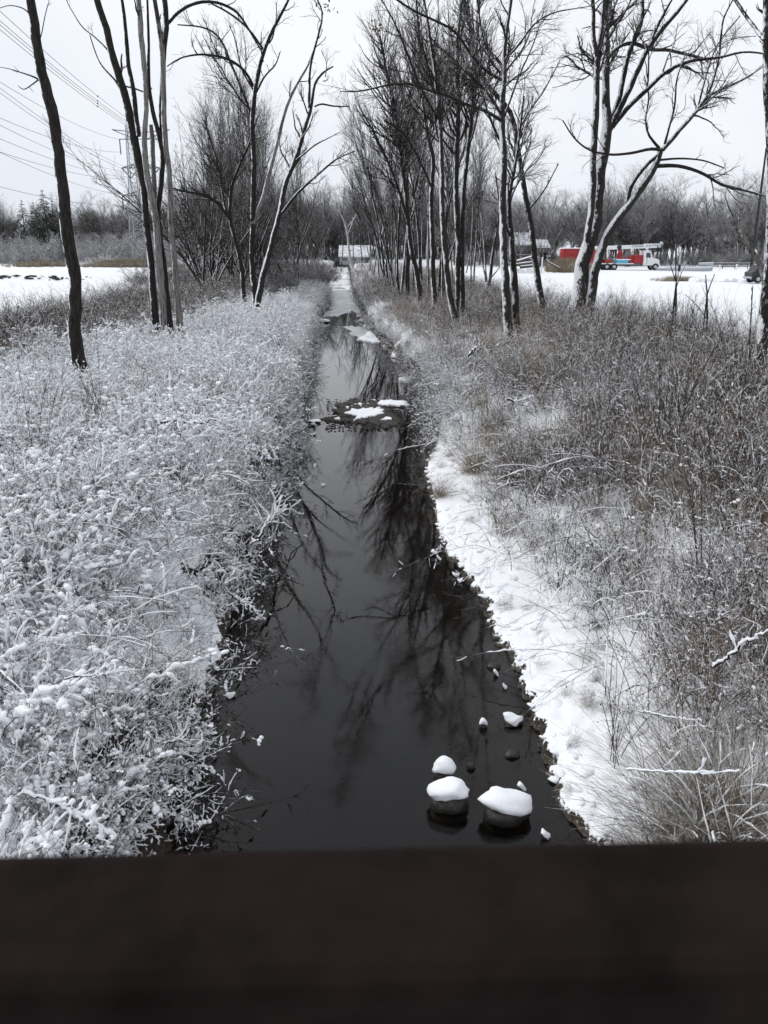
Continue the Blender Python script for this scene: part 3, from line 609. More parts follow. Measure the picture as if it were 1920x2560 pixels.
tree('double_tree', [
    ([(1436,800,54),(1442,768,46),(1454,714,40),(1465,656,36),(1481,598,34),(1490,521,30),(1500,444,29),(1511,386,30),(1521,328,30),(1516,270,22),(1513,174,19),(1513,77,17),(1515,0,15),(1518,-120,12)], 0, .6, .4, 'bark_snowy'),
    ([(1467,608,19),(1479,482,16),(1483,405,17),(1488,309,18),(1492,231,17),(1492,154,16),(1500,96,14),(1508,39,12),(1512,-60,9)], -.3, -.6, .5, 'bark_snowy'),
    ([(1493,140,12),(1484,96,12),(1482,0,10),(1478,-80,8)], -.6, -1.2, 1, 'bark_snowy'),
    ([(1524,325,16),(1546,251,14),(1558,193,13),(1573,123,12),(1600,69,12),(1608,31,10),(1604,-30,8)], .3, 1.4, .7, None),
    ([(1526,320,16),(1550,270,15),(1585,201,14),(1612,131,13),(1635,100,13),(1677,46,11),(1716,0,9),(1750,-50,7)], .3, -.8, .7, None),
    ([(1530,318,14),(1573,262,12),(1627,216,11),(1666,177,10),(1724,150,9),(1801,145,7),(1859,127,5),(1913,135,4)], .3, -1.8, .9, None),
    ([(1516,152,11),(1542,116,10),(1585,104,10),(1627,127,9),(1666,123,8),(1704,133,8),(1762,147,6)], .5, 1.8, .9, 'bark_snowy'),
    ([(1615,130,9),(1640,70,8),(1665,25,7),(1690,-20,5)], -.3, .5, .8, None),
    ([(1470,800,34),(1465,768,30),(1481,714,26),(1496,656,24),(1508,610,22),(1527,571,22),(1558,532,21),(1585,498,20),(1616,455,18),(1643,409,17),(1654,370,14)], 0, -.9, 0, 'bark_snowy'),
    ([(1656,375,12),(1704,320,11),(1743,278,10),(1766,239,9),(1812,220,7),(1859,200,5),(1913,162,4)], -.9, -2, .9, 'bark_snowy'),
    ([(1766,245,7),(1778,216,6),(1797,154,6),(1808,39,5),(1832,0,4)], -1.4, -.6, 1, None), ([(1743,278,6),(1760,200,5),(1790,110,4),(1850,40,3)], -1.2, .2, 1, None),
    ([(1643,415,11),(1697,413,9),(1758,432,8),(1808,467,7),(1859,475,5),(1920,494,4)], -.9, -2.2, .8, None),
    ([(1652,375,9),(1627,370,8),(1589,382,7),(1531,388,6),(1473,378,5),(1434,347,4),(1407,301,3)], -.9, -2.4, .8, None),
    ([(1650,372,8),(1620,340,6),(1612,300,5),(1625,240,4),(1610,190,3)], -.9, .2, 1, None), ([(1662,360,7),(1672,320,6),(1688,270,5),(1690,200,4),(1715,130,3)], -.9, -2.6, 1, None),
    ([(1560,530,12),(1577,463,10),(1612,413,10),(1643,390,9)], -.5, -.9, 0, None), ([(1650,400,6),(1700,395,5),(1760,400,4),(1810,420,3)], -.9, .6, 1, None)],
    'large double-trunked tree with snow-plastered bark at the field edge, curved stem on its right side', mats=('bark', 'twig'), tw=(250, 900, 3000), tl=(.34, .5, .5), up=.02, curl=.24, S=16, t0=.2)
tree('tall_tree', [
    ([(1272,850,26),(1268,800,24),(1261,733,22),(1257,617,20),(1257,502,18),(1259,386,18),(1257,309,17),(1253,251,16),(1261,193,13),(1261,116,11),(1269,58,10),(1278,0,9),(1282,-80,7)], 0, .6, .6, 'bark_snowy'),
    ([(1253,301,9),(1211,274,8),(1161,262,8),(1122,239,7),(1064,224,6),(1026,208,5),(968,212,5),(891,231,4),(850,228,2)], .2, -2.5, .8, None),
    ([(1254,200,9),(1211,177,8),(1168,123,7),(1141,77,7),(1084,50,6),(1026,23,6),(979,-10,5)], .4, -1.5, .8, None),
    ([(1259,170,8),(1242,147,8),(1211,116,8),(1199,58,7),(1190,-20,6)], .4, 1.5, .8, None), ([(1258,300,6),(1282,230,6),(1300,180,5),(1330,120,4),(1350,60,3)], .3, 1.5, 1, None),
    ([(1261,150,6),(1300,110,6),(1330,60,5),(1380,30,4),(1480,15,2)], .4, -1.5, 1, None)],
    'straight tree with snow down its left side and a dark shorter trunk behind', tw=(110, 380, 1300), tl=(.32, .5, .5), up=.05)
tree('leaning_tree', [
    ([(1362,800,24),(1359,771,21),(1349,725,18),(1338,656,16),(1330,579,15),(1318,502,14),(1303,424,13),(1292,347,12),(1280,285,12),(1256,250,12),(1226,224,12),(1196,174,12),(1180,96,12),(1172,39,11),(1157,-10,10)], 0, 1, .45, None),
    ([(1290,340,6),(1320,280,5),(1360,230,4),(1400,150,3)], .5, 1.6, 1, None), ([(1325,520,5),(1360,480,4),(1395,410,3)], .3, -1, 1, None)],
    'dark trunk leaning left with snow at its foot beside the field', tw=(60, 220, 760), tl=(.3, .5, .5))
tree('dark_trunk', [([(1294,850,20),(1288,830,19),(1288,714,18),(1282,617,16),(1278,571,13),(1272,500,11),(1284,430,9),(1300,330,7),(1310,240,5)], 0, 1, .6, None), ([(1280,600,8),(1262,560,7),(1245,500,5),(1240,440,4)], .2, .8, 1, None)],
    'blackish trunk close behind the straight tree on right bank', tw=(30, 110, 400))
grp = 'trunks standing together beside the creek on the right bank'
tree('slim_tree', [([(1050,765,16),(1049,748,14),(1041,687,13),(1026,617,13),(1022,559,11),(1010,463,12),(999,347,11),(985,260,9),(965,180,7),(950,90,5)], 0, 1, .65, None), ([(1022,559,8),(1000,480,7),(970,400,6),(935,330,4),(900,270,3)], .2, -1.5, 1, None)],
    'slim pale-sided trunk leaning left, nearest the creek of the right bank trunks', tw=(80, 280, 900), up=.14, group=grp)
tree('slim_tree', [([(1086,775,17),(1084,752,15),(1082,656,13),(1080,579,12),(1078,482,12),(1084,386,11),(1064,328,9),(1057,231,9),(1050,120,7),(1040,0,5)], 0, .8, .6, None), ([(1080,470,7),(1050,400,6),(1010,330,5),(960,300,3)], .2, -1.5, 1, None)],
    'slim trunk with a straight lower stem, second from the creek', tw=(80, 280, 900), up=.14, group=grp)
tree('slim_tree', [([(1142,820,21),(1134,791,18),(1122,714,15),(1111,617,15),(1107,540,14),(1107,424,12),(1099,309,11),(1091,193,10),(1075,90,8),(1060,0,6)], 0, -.4, .6, 'bark_snowy'), ([(1100,309,8),(1060,240,6),(1020,140,5),(990,60,4),(955,0,3)], 0, -2, 1, None)],
    'snow-streaked trunk bending left at its foot, beside a straight one', tw=(90, 300, 1000), up=.12, group=grp)
tree('slim_tree', [([(1150,815,20),(1149,783,18),(1145,694,16),(1145,598,16),(1141,463,14),(1141,347,13),(1145,231,12),(1141,116,9),(1155,0,7)], 0, .5, .6, None), ([(1155,780,15),(1157,640,13),(1157,540,13),(1168,386,12),(1180,270,12),(1184,193,10),(1195,77,8),(1200,-40,6)], 0, 1.2, .6, None), ([(1150,350,7),(1180,290,6),(1210,200,5),(1230,120,4)], .6, 2, 1, None)],
    'twin upright trunks rising close together, tallest of the right bank group', tw=(100, 340, 1100), up=.14, group=grp)
tree('small_tree', [([(1219,735,10),(1230,637,8),(1246,559,6),(1250,500,4)], 0, 0, .6, None), ([(1222,700,4),(1240,680,3),(1255,660,2)], 0, 0, 1, None)], 'short leaning sapling in snow between the straight tree and truncated group', tw=(14, 50, 160))
tree('edge_tree', [([(1888,965,38),(1902,860,31),(1913,752,27),(1924,650,25),(1932,500,24),(1928,350,24),(1921,231,24),(1916,116,24),(1916,0,22),(1918,-120,19)], 0, 0, .3, None),
    ([(1912,100,11),(1900,88,10),(1880,60,9),(1858,31,9),(1835,-5,8)], 0, .8, .7, None), ([(1918,760,14),(1913,733,15),(1905,675,14),(1886,637,14),(1859,590,13),(1835,540,10)], -.1, .3, 0, 'bark_patch'),
    ([(1834,542,3),(1822,520,3),(1812,490,2)], .3, .5, 0, None)],
    'thick black trunk cut by the right edge of the photo with a broken bough', tw=(22, 80, 260), tl=(.2, .5, .5))
tree('dead_snag', [([(882,672,8.2),(875,652,6.6),(868,579,4.4),(856,540,3.9),(841,517,2.2),(836,505,1.1)], 0, 0, 0, 'bark_bleached'), ([(868,590,2.8),(880,560,2.2),(890,530,1.7)], 0, 1, .0, 'bark_bleached'), ([(866,570,2.2),(885,548,1.7),(900,520,1.1)], 0, -1, 0, 'bark_bleached')],
    'white dead snag standing in front of the shed at the creek head', mats=('bark_bleached', 'twig'), base_y=150)
for px_, y_, lb_ in ((890, 158, 'thin dark tree right of the dead snag in front of the shed'), (905, 150, 'thin dark tree before the right end of the shed'), (848, 162, 'thin dark tree at the left corner of the shed'), (1352, 138, 'bare tree in front of the snowy-roofed garage'), (1300, 140, 'bare tree in front of the tall-roofed house'), (1285, 134, 'slender bare tree at the left of the tall-roofed house')): late_trees.append((px_, y_, lb_))
# bare stakes and saplings at the right field edge
for pts, extra, lab in (
    ([(1686,870,9),(1691,733,8),(1689,656,5),(1688,620,3)], [[(1690,720,5),(1700,690,4),(1716,655,3)], [(1690,705,4),(1678,670,3),(1668,630,2)]], 'bare forked sapling nearest the steel poles at the field edge'),
    ([(1768,870,10),(1768,733,9),(1764,687,4)], [[(1768,735,6),(1776,710,5),(1786,685,4)], [(1768,800,4),(1740,760,3),(1712,735,2)]], 'bare sapling with two short cut tops at field edge'),
    ([(1868,1000,8),(1874,850,7),(1882,714,4)], [], 'single straight bare stake in front of the edge trunk'),
    ([(1715,880,6),(1732,790,5),(1740,735,3)], [[(1732,780,3),(1722,750,2)]], 'thin leaning sapling between the two forked saplings'),
    ([(1708,880,5),(1712,840,5),(1713,815,4)], [], 'short broken stub beside the forked sapling')):
    pts = [(a_, b_, c_ * .62) for a_, b_, c_ in pts]; extra = [[(a_, b_, c_ * .7) for a_, b_, c_ in e_] for e_ in extra]
    tree('sapling', [(pts, 0, 0, .8, None)] + [(e_, 0, .1, .8, None) for e_ in extra], lab, tw=(5, 7, 6), tl=(.13, .35, .3), S=7, group='bare saplings at the right field edge', cap=True)

# ------------------------------------------------------------------ generic trees, shared meshes
def bare_tree(h, n_stem, spread, tw, lean=.06, r=.12, t0=.35, ang=.6, up=.13, kind=0):
    K = 12; n = n_stem
    p = np.column_stack([rng.normal(size=n) * spread * .15, rng.normal(size=n) * spread * .15, np.full(n, -.3)])
    d = nrm(np.column_stack([rng.normal(size=n) * lean, rng.normal(size=n) * lean, np.ones(n)])); out = [p]
    ln = h * (.72 + .35 * rng.random(n))
    for k in range(K - 1):
        d = nrm(d + np.column_stack([rng.normal(size=(n, 2)) * .055, np.zeros(n)]) + np.column_stack([d[:, :2] * .07, np.zeros(n)])); p = p + d * (ln / (K - 1))[:, None]; out.append(p)
    P = np.stack(out, 1); Rr = (r * (.6 + .6 * rng.random(n)))[:, None] * np.linspace(1.1, .12, K)[None]
    A, ra = grow(P, Rr, tw[0], .34, ang, K=7, curl=.13, up=up, t0=t0, rf=.55, rmin=.014)
    B, rb = grow(np.concatenate([A]), ra, tw[1], .5, ang, K=5, curl=.16, up=up * .7, t0=.15, rf=.6, rmin=.009)
    C, rc = grow(B, rb, tw[2], .55, ang, K=4, curl=.2, up=up * .5, t0=.1, rf=.65, rmin=.006)
    t = MB().tubes(P, Rr, 7, 0, lump=.1); c = MB().tubes(A, ra, 4, 0).tubes(B, rb, 3, 0).tubes(C, rc, 3, 0)
    return t, c
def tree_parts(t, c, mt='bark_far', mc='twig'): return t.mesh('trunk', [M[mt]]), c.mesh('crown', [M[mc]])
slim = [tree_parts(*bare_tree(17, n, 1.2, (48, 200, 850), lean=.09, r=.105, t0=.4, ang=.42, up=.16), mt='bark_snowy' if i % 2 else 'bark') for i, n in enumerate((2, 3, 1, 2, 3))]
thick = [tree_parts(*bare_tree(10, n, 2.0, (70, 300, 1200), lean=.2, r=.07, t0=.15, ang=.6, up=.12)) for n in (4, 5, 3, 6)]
def place(name, parts, x, y, s, rz, label, group, sz=1., tx=0., ty=0.):
    o = empty(name, (x, y, hz(x, y)), label, 'tree', group); o.scale = (s, s, s * sz); o.rotation_euler = (tx, ty, rz)
    for nm, me in zip(('trunk', 'crown'), parts):
        c = bpy.data.objects.new(nm, me); COL.objects.link(c); c.parent = o
    return o
for i, (px_, y_, lb_) in enumerate(late_trees): place('background_tree', thick[i % 4] if px_ > 1000 else slim[2], PY(px_, 660, y_)[0], y_, .9, i * 2., lb_, 'thin trees in front of the far buildings')
# right row along the creek (pixel x of the foot, distance)
for i, (px, Yd) in enumerate([(925,125),(935,112),(955,100),(962,84),(968,82),(972,70),(985,66),(1000,72),(1004,60),(1018,58),(1030,64),(1060,60),(1070,68),(1095,62),(1112,56),(1130,70),(1165,66),(1190,84),(1215,92),(990,96),(1020,110),(1060,104),(1160,118)]):
    xx = PY(px, 700, Yd)[0]
    place('creek_tree', slim[i % 5], xx, Yd, rng.uniform(.78, 1.05), rng.random() * 6.28, 'tall bare tree in the dense row lining the creek, right side', 'trees lining the right side of the creek', sz=rng.uniform(.9, 1.08), ty=rng.uniform(-.05, .04) if px < 960 else rng.uniform(-.1, .0))
# left thicket
for i in range(50):
    Yd = rng.uniform(56, 135); px = rng.uniform(500, 815) if i > 18 else rng.uniform(505, 660)
    px = min(px, 735 if Yd < 92 else 800); Yd = max(Yd, 54 + (px > 700) * 20)
    xx = PY(px, 700, Yd)[0]; tall = i % 2 == 0
    place('thicket_tree', (slim if tall else thick)[i % 4], xx, Yd, (rng.uniform(.8, 1.05) if px < 690 else rng.uniform(.6, .85)) if tall else rng.uniform(.85, 1.25), rng.random() * 6.28, 'dark bare tree in the dense thicket left of the creek', 'trees of the thicket on the left bank', ty=rng.uniform(-.07, .06))
# ------------------------------------------------------------------ woods far behind
woodm = []
for i in range(5):
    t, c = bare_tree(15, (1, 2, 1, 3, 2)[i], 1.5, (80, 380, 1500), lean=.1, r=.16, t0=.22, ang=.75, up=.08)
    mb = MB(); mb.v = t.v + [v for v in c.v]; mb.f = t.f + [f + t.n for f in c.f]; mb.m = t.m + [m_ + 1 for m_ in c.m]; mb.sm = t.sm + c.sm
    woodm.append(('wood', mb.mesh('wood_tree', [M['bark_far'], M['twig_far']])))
for i in range(3):           # low frosted bushes
    t, c = bare_tree(5, 9, 3.5, (120, 500, 1900), lean=.5, r=.035, t0=.1, ang=.7, up=.03)
    mb = MB(); mb.v = t.v + c.v; mb.f = t.f + [f + t.n for f in c.f]; mb.m = t.m + [m_ for m_ in c.m]; mb.sm = t.sm + c.sm
    woodm.append(('bush', mb.mesh('bush', [M['twig_snowy' if i < 2 else 'twig_far']])))
src_wood = sources(woodm)
def wood(name, label, x0, x1, y0, y1, n, s0, s1, idx=(0, 5), front=None):
    x = rng.uniform(x0, x1, n); y = rng.uniform(y0, y1, n)
    scatter(name, on_ground(x, y), src_wood, 8, label, 'woods', rng.uniform(s0, s1, n), idx=rng.integers(idx[0], idx[1], n))
wood('left_woods', 'dark bare woods beyond the left snowfield', -105, -32, 152, 205, 230, .62, .88)
wood('left_bushes', 'frosted bushes along the foot of the left woods', -100, -36, 140, 154, 120, .6, 1.25, (5, 7))
wood('centre_woods', 'dark bare woods closing off the creek', -36, 26, 190, 260, 230, .85, 1.3)
wood('centre_bushes', 'dark undergrowth at the head of the creek', -34, 24, 192, 215, 60, .6, 1.1, (7, 8))
wood('right_woods', 'bare woods beyond the red truck', 12, 125, 150, 205, 330, .7, 1.2)
wood('right_bushes', 'dark undergrowth along the foot of the right woods', 14, 120, 143, 160, 130, .55, .95, (7, 8))
wood('thicket_brush', 'dark tangled brush under the left thicket', -24, -6, 60, 140, 60, .5, .8, (7, 8))
# pines by the left woods
def pine_parts(h):
    t = MB().tubes(np.array([[0, 0, -.3], [0, .05, h * .5], [.05, 0, h]]), [.2, .12, .02], 7, 0)
    nb = 170; z = h * (.12 + .87 * rng.random(nb)); L_ = (h - z) * .33 * (.6 + .6 * rng.random(nb)) + .25; a = rng.random(nb) * 6.28
    d = np.column_stack([np.cos(a), np.sin(a), np.full(nb, .12)]); u = np.linspace(0, 1, 5)
    P = np.stack([np.column_stack([np.zeros(nb), np.zeros(nb), z]) + d * (L_ * k)[:, None] - np.array([0, 0, .5]) * (L_ * k * k * .5)[:, None] for k in u], 1)
    Rr = np.full((nb, 5), .03); B, rb = grow(P, Rr, 900, .4, .7, K=4, curl=.15, up=0, t0=.2, rf=1, rmin=.03); C, rc = grow(B, rb, 3200, .5, .6, K=3, curl=.2, up=.15, t0=.1, rf=1, rmin=.035)
    c = MB().tubes(P, Rr, 3, 0).tubes(B, rb * 1.5, 3, 0).tubes(C, rc * 1.3, 3, 0)
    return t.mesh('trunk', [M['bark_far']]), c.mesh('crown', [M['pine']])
pp = pine_parts(12)
for px, top, lab in ((52,500,'dark pine at the far left above the bare woods'), (105,474,'tallest dark pine with a pointed top above the left woods'), (82,505,'shorter pine between the two taller pines'), (128,500,'rounded pine just left of the leaning trunk')):
    Yd = 146 + (px % 7); p = PY(px, top, Yd); g0 = hz(p[0], Yd); place('pine_tree', pp, p[0], Yd, (p[2] - g0) / 12, px * 1., lab, 'pines at the left woods')

# ------------------------------------------------------------------ stones, gravel bar, ice
def lump_mesh(rx, ry, rz, sub=3, rough=.12, mat=0, seed=0, zmin=None):
    T, F = ICO[sub]; n = fbm(T[:, 0] * 1.3 + seed * 7, T[:, 1] * 1.3 + T[:, 2] * 1.7 + seed, 3)
    V = T * (1 + rough * 2 * n)[:, None]; V = V * [rx, ry, rz]
    if zmin is not None: V[:, 2] = np.maximum(V[:, 2], zmin + .01 * n)
    return V, np.column_stack([F, F[:, -1]])
def stone(px, py, w, hgt, label, cap=1.0, cat='rock', group=None, depth=.8, capth=.07, seed=1, z=0):
    p = PZ(px, py, z); s = w * (p[1] * cp + CAMZ * sp) / FPX / 2
    V, F = lump_mesh(s, s * depth, hgt, seed=seed)
    if cap <= 0:
        o = MB().add(V, F).build('stone', M['stone'], loc=(p[0], p[1], hgt * .2 + z)); return set_props(o, label, cat, group)
    root = empty('snowy_stone', (p[0], p[1], z), label, cat, group)
    MB().add(V + [0, 0, hgt * .25], F).build('stone', M['stone'], root)
    V, F = lump_mesh(s * 1.06 * cap, s * depth * 1.08 * cap, capth * 1.3, rough=.17, seed=seed + 5, zmin=-capth * .45)
    V[:, 2] += hgt * 1.15 + .03 * np.sin(V[:, 0] / s * 1.4 + seed); V[:, 1] += s * .08
    MB().add(V, F).build('snow_cap', M['snow'], root)
    return root
stone(1122, 2015, 94, .13, 'rounded stone with a thick snow cap, in front of the small capped stone', seed=1)
stone(1108, 1960, 54, .15, 'smaller snow-capped stone touching the back of another capped stone', seed=2, capth=.075)
stone(1264, 2042, 116, .13, 'largest snow-capped stone, nearest the bridge rail and right shore', seed=3, capth=.075, depth=.7)
stone(1283, 1808, 46, .05, 'flat stone under a curled snow patch beside the right bank', seed=4, capth=.05)
g_small = 'small snow-dusted stones in the creek'
SL = ['small snow-dusted stone left of the flat curled-snow stone', 'small round snowball on the right shoulder of the largest capped stone', 'small snow scrap on the water just above the rail, right of the largest stone', 'small snowy stone off the left snow ledge', 'tiny snow dab in open water below the left ledge',
 'tiny snow-dusted stone under the drooping left branch', 'small snow-dusted stone in black water beside the lower left bank', 'snow-dusted stone at the right bank bend, upper of two', 'tiny snow-dusted stone just below the upper one at the bend', 'small snow-dusted stone hugging the right shelf halfway down',
 'tiny dark-sided stone in grey water below the gravel bar', 'snow-capped stone by the right bank level with the gravel bar', 'long snow-topped stone left of the gravel bar', 'snowy stone at the right bank just upstream of the bar-level capped stone', 'tiny snowy stone near the dark sunken slab', 'tiny snow-dusted stone just below the dark sunken slab', 'small snow dab against the right shelf above the sunken slab']
for i, (px, py, w) in enumerate([(1208,1818,18),(1304,1978,20),(1364,2094,22),(576,1742,20),(607,1846,9),(561,1418,12),(493,1960,20),(1085,1388,14),(1097,1400,10),(1140,1440,16),(783,1088,12),(1079,1063,28),(787,1057,30),(1090,1040,20),(1240,1690,12),(1262,1722,10),(1150,1455,12)]):
    stone(px, py, w, .035, SL[i], cap=1.15, cat='stone', group=g_small, seed=i + 8, capth=.028)
for i, (px, py, w, lab) in enumerate([(1280,1888,40,'dark bare stone just below the surface by the right shore'),(1178,1920,24,'small dark bare stone beside the capped pair'),(1235,1668,36,'flat dark stone under water near the right bank bend'),(888,999,16,'dark rock at the upstream tip of the gravel bar')]):
    stone(px, py, w, .05, lab, cap=0, cat='stone', seed=i + 40)
stone(808, 807, 28, .14, 'snow-capped boulder in the shadow of the left bank far upstream', seed=60, capth=.1)
stone(897, 796, 12, .16, 'snowy boulder opposite the shadowed left boulder upstream', seed=61, capth=.08)
stone(903, 806, 14, .12, 'round snowy boulder at the water edge upstream right', seed=62, capth=.08)
def patch(name, poly, z, th, mat, n=3, soft=.02, seed=0, kind=None, label=None, cat=None, group=None, noise_=.0):
    """low irregular mound filling a polygon traced on the ground"""
    P = np.array([PZ(a, b, z)[:2] for a, b in poly]); c = P.mean(0)
    q_ = []
    for i in range(len(P)):
        a, b = P[i], P[(i + 1) % len(P)]
        for u in np.linspace(0, 1, 17)[:-1]: q_.append(a * (1 - u) + b * u)
    q_ = np.array(q_); sz = np.linalg.norm(P - c, axis=1).mean(); nn = len(q_)
    j = fbm(q_[:, 0] * 6 / max(sz, .3) ** .5 + seed, q_[:, 1] * 4 / max(sz, .3) ** .5, 3)
    j2 = fbm(q_[:, 0] * 14 + seed, q_[:, 1] * 9, 3); q_ = q_ + (q_ - c) * (j * .38 + j2 * .22 * min(1, 1.2 / max(sz, .3)))[:, None]
    rings = [1.0, 1.0, .97, .9, .75, .5, .25]; hs_ = [-.03, th * .35, th * .75, th, th, th, th]
    V = []; 
    for rg_, hh in zip(rings, hs_):
        v = c + (q_ - c) * rg_; zz = z + hh + noise_ * fbm(v[:, 0] * 5, v[:, 1] * 5, 3) * (hh > 0); V.append(np.column_stack([v, zz]))
    V = np.vstack(V + [np.array([[c[0], c[1], z + th]])]); F = []
    for r_ in range(len(rings) - 1):
        for k in range(nn): F.append([r_ * nn + k, r_ * nn + (k + 1) % nn, (r_ + 1) * nn + (k + 1) % nn, (r_ + 1) * nn + k])
    b0 = (len(rings) - 1) * nn; e_ = len(V) - 1
    for k in range(nn): F.append([b0 + k, b0 + (k + 1) % nn, e_, e_])
    return set_props(MB().add(V, F).build(name, mat), label, cat, group, kind)
patch('gravel_bar', [(812,1050),(840,1035),(848,1012),(880,1004),(930,1006),(965,1014),(990,1022),(1000,1045),(1015,1062),(970,1070),(925,1062),(880,1060),(840,1054)], 0, .045, M['gravel'], kind='structure', noise_=.06)
gsnow = 'snow patches on the gravel bar'
for i, (poly, lab) in enumerate([([(940,1008),(960,1001),(990,1003),(1020,1004),(1018,1013),(985,1014),(955,1013)],'bright long snow slab at the back right of the gravel bar'),
        ([(858,1032),(880,1026),(910,1022),(940,1020),(962,1026),(958,1036),(930,1040),(915,1046),(890,1048),(895,1038),(872,1036)],'broad broken snow patch in the middle of the gravel bar'),
        ([(953,1050),(965,1044),(982,1046),(978,1050)],'small snow patch at the front right of the gravel bar'),
        ([(836,1048),(848,1044),(850,1050)],'small snow dab at the left tip of the gravel bar'), ([(895,1010),(905,1010),(903,1016)],'tiny snow dab near the dark rock on gravel'), ([(865,1018),(872,1017),(871,1023)],'tiny snow dab on the left of the gravel')]):
    patch('snow_patch', poly, .05, .035, M['snow'], seed=i * 3, label=lab, cat='snow patch', group=gsnow, noise_=.02)
n = 700; px = rng.uniform(815, 1015, n); py = rng.uniform(1000, 1075, n); P = np.array([PZ(a, b, .02) for a, b in zip(px, py)]); s = .015 + .03 * rng.random(n) ** 2
pb = MB().blobs(P + [0, 0, .02], np.column_stack([s, s, s * .6]), 0, 1, .4)
n = 700; yy = rng.uniform(4.5, 20, n); xx = xR(yy) - .1 - rng.random(n) * 1.4; s = .015 + .035 * rng.random(n) ** 2; pb.blobs(np.column_stack([xx, yy, height(xx, yy) - .02]), np.column_stack([s, s * .8, s * .5]), 0, 1, .35)
ws = MB(); kk = (rng.random(len(P)) < .3) & (fbm(P[:, 0] * 1.5 + 3, P[:, 1] * .8, 2) > .12); s = .012 + .04 * rng.random(kk.sum()) ** 2.5; ws.blobs(P[kk] + [0, 0, .045], np.column_stack([s * 1.7, s, s * .4]), 0, 2, .4)
set_props(ws.build('snow_dabs', M['snow_lump']), 'scattered dabs of snow on the gravel bar', 'snow', kind='stuff')
set_props(pb.build('pebbles', M['gravel']), 'dark wet pebbles on the gravel bar and creek bed', 'pebbles', kind='stuff')
ice = 'structure'
patch('ice_sheet', [(823,787),(826,764),(822,726),(876,726),(893,760),(903,785),(880,780),(868,786)], 0, .02, M['ice'], kind=ice)
patch('ice_sheet', [(858,818),(885,814),(915,820),(925,832),(912,846),(890,842),(872,836),(880,828)], 0, .02, M['ice'], kind=ice, seed=5)
patch('ice_sheet', [(800,782),(826,776),(830,790),(805,792)], 0, .015, M['ice'], kind=ice, seed=7)
patch('snow_ledge', [(895,849),(912,838),(925,826),(940,838),(950,856),(930,857),(910,853)], 0, .07, M['snow'], kind=ice, seed=2)
patch('snow_ledge', [(905,816),(915,813),(918,819)], 0, .06, M['snow'], kind=ice, seed=3)
patch('snow_ledge', [(996,948),(1012,944),(1030,950),(1020,955),(1000,954)], 0, .06, M['snow'], kind=ice, seed=4)
# rubble steps far up the creek
e = MB()
for py in (725, 716, 704, 690):
    n = 60; px = rng.uniform(824, 874, n); P = np.array([PZ(a, py + rng.uniform(-2, 2), 0) for a in px]); s = .12 + .3 * rng.random(n); P[:, 2] = height(P[:, 0], P[:, 1])
    e.blobs(P + [0, 0, .05], np.column_stack([s * 1.3, s, s * .5]), 0, 2, .3)
set_props(e.build('snowy_rubble', M['snow']), 'snow-covered rubble steps across the upper creek', 'rubble', kind='stuff')

# ------------------------------------------------------------------ fallen branches with snow on them
def branch(pts, z0, z1, wpx, label, snowr=.03, tw=10, name='fallen_branch', cat='branch', mat='bark', group=None):
    n = len(pts); zz = np.linspace(z0, z1, n); A = np.array([PZ(a, b, z) for (a, b), z in zip(pts, zz)])
    root = empty(name, A[0], label, cat, group); A = resample(np.column_stack([A - A[0], np.linspace(1, .3, n)]), 26)
    r = wpx * .5 * (PZ(*pts[0], z0)[1]) / FPX; A[:, :3] += rng.normal(size=(26, 3)) * r * .45 + np.cumsum(rng.normal(size=(26, 3)) * r * .5, 0)
    P = A[None, :, :3]; Rr = (A[:, 3] * r)[None]
    C, rc = grow(P, Rr, tw * 2, .22, .7, K=8, curl=.22, up=.08, t0=.2, rf=.45, rmin=.003)
    MB().tubes(P, Rr, 8, 0).tubes(C, rc, 4, 0).build('wood', M[mat], root)
    sb = MB(); 
    for PP, RR in ((P, Rr), (C, rc)):
        Q = PP.copy(); q_ = np.maximum(RR * .9, snowr * .34) * (.35 + 1.1 * rng.random(RR.shape)); Q[..., 2] += RR * .8 + q_ * .3; sb.tubes(Q, q_, 6, 0, lump=.4, squash=.8)
    sb.build('snow', M['snow_lump'], root); return root
gb = 'snow-laden branches'
branch([(640,1345),(672,1310),(700,1290),(725,1280)], .75, .35, 9, 'snow-laden branch reaching over the water from left bank middle', .035, 12, group=gb)
branch([(575,1480),(600,1500),(635,1520),(660,1545)], .7, .2, 5, 'drooping snowy branch tip over the dark water, lower left bank', .025, 9, group=gb)
branch([(410,1860),(470,1850),(520,1848)], .9, .5, 6, 'straight snowy twig jutting over black water near the bridge', .022, 6, group=gb)
branch([(400,1890),(450,1880),(500,1868)], .8, .5, 5, 'thin snowy twig just below the straight jutting twig', .02, 6, group=gb)
branch([(60,1985),(130,2010),(220,2050),(290,2095)], 1.9, 1.6, 9, 'thick snow-covered limb slanting down across lower left weeds', .04, 8, group=gb)
branch([(160,1700),(230,1690),(300,1680),(365,1672)], 2.0, 1.9, 5, 'long thin snowy cane lying level over left bank weeds', .022, 6, group=gb)
branch([(390,1050),(450,1045),(520,1042),(560,1040)], 1.9, 2.1, 7, 'long snow-covered bough lying across the left bank weeds', .04, 8, group=gb)
branch([(1565,1925),(1640,1930),(1730,1935),(1840,1925)], 1.5, 1.7, 5, 'snowy stick pointing left out of the tan grass, bottom right', .024, 1, group=gb)
branch([(1600,1780),(1680,1790),(1740,1795)], 1.0, 1.2, 5, 'snow-topped stick lying low between weeds, lower right', .022, 1, group=gb)
branch([(1790,1670),(1830,1640),(1880,1615),(1935,1590)], 1.5, 2.0, 11, 'thick snow-covered log at the right edge of the weeds', .04, 1, group=gb)
branch([(1270,1000),(1300,1010),(1330,1035)], 2.1, 1.6, 5, 'short arched snowy bough over tan grass on right bank', .03, 5, group=gb)
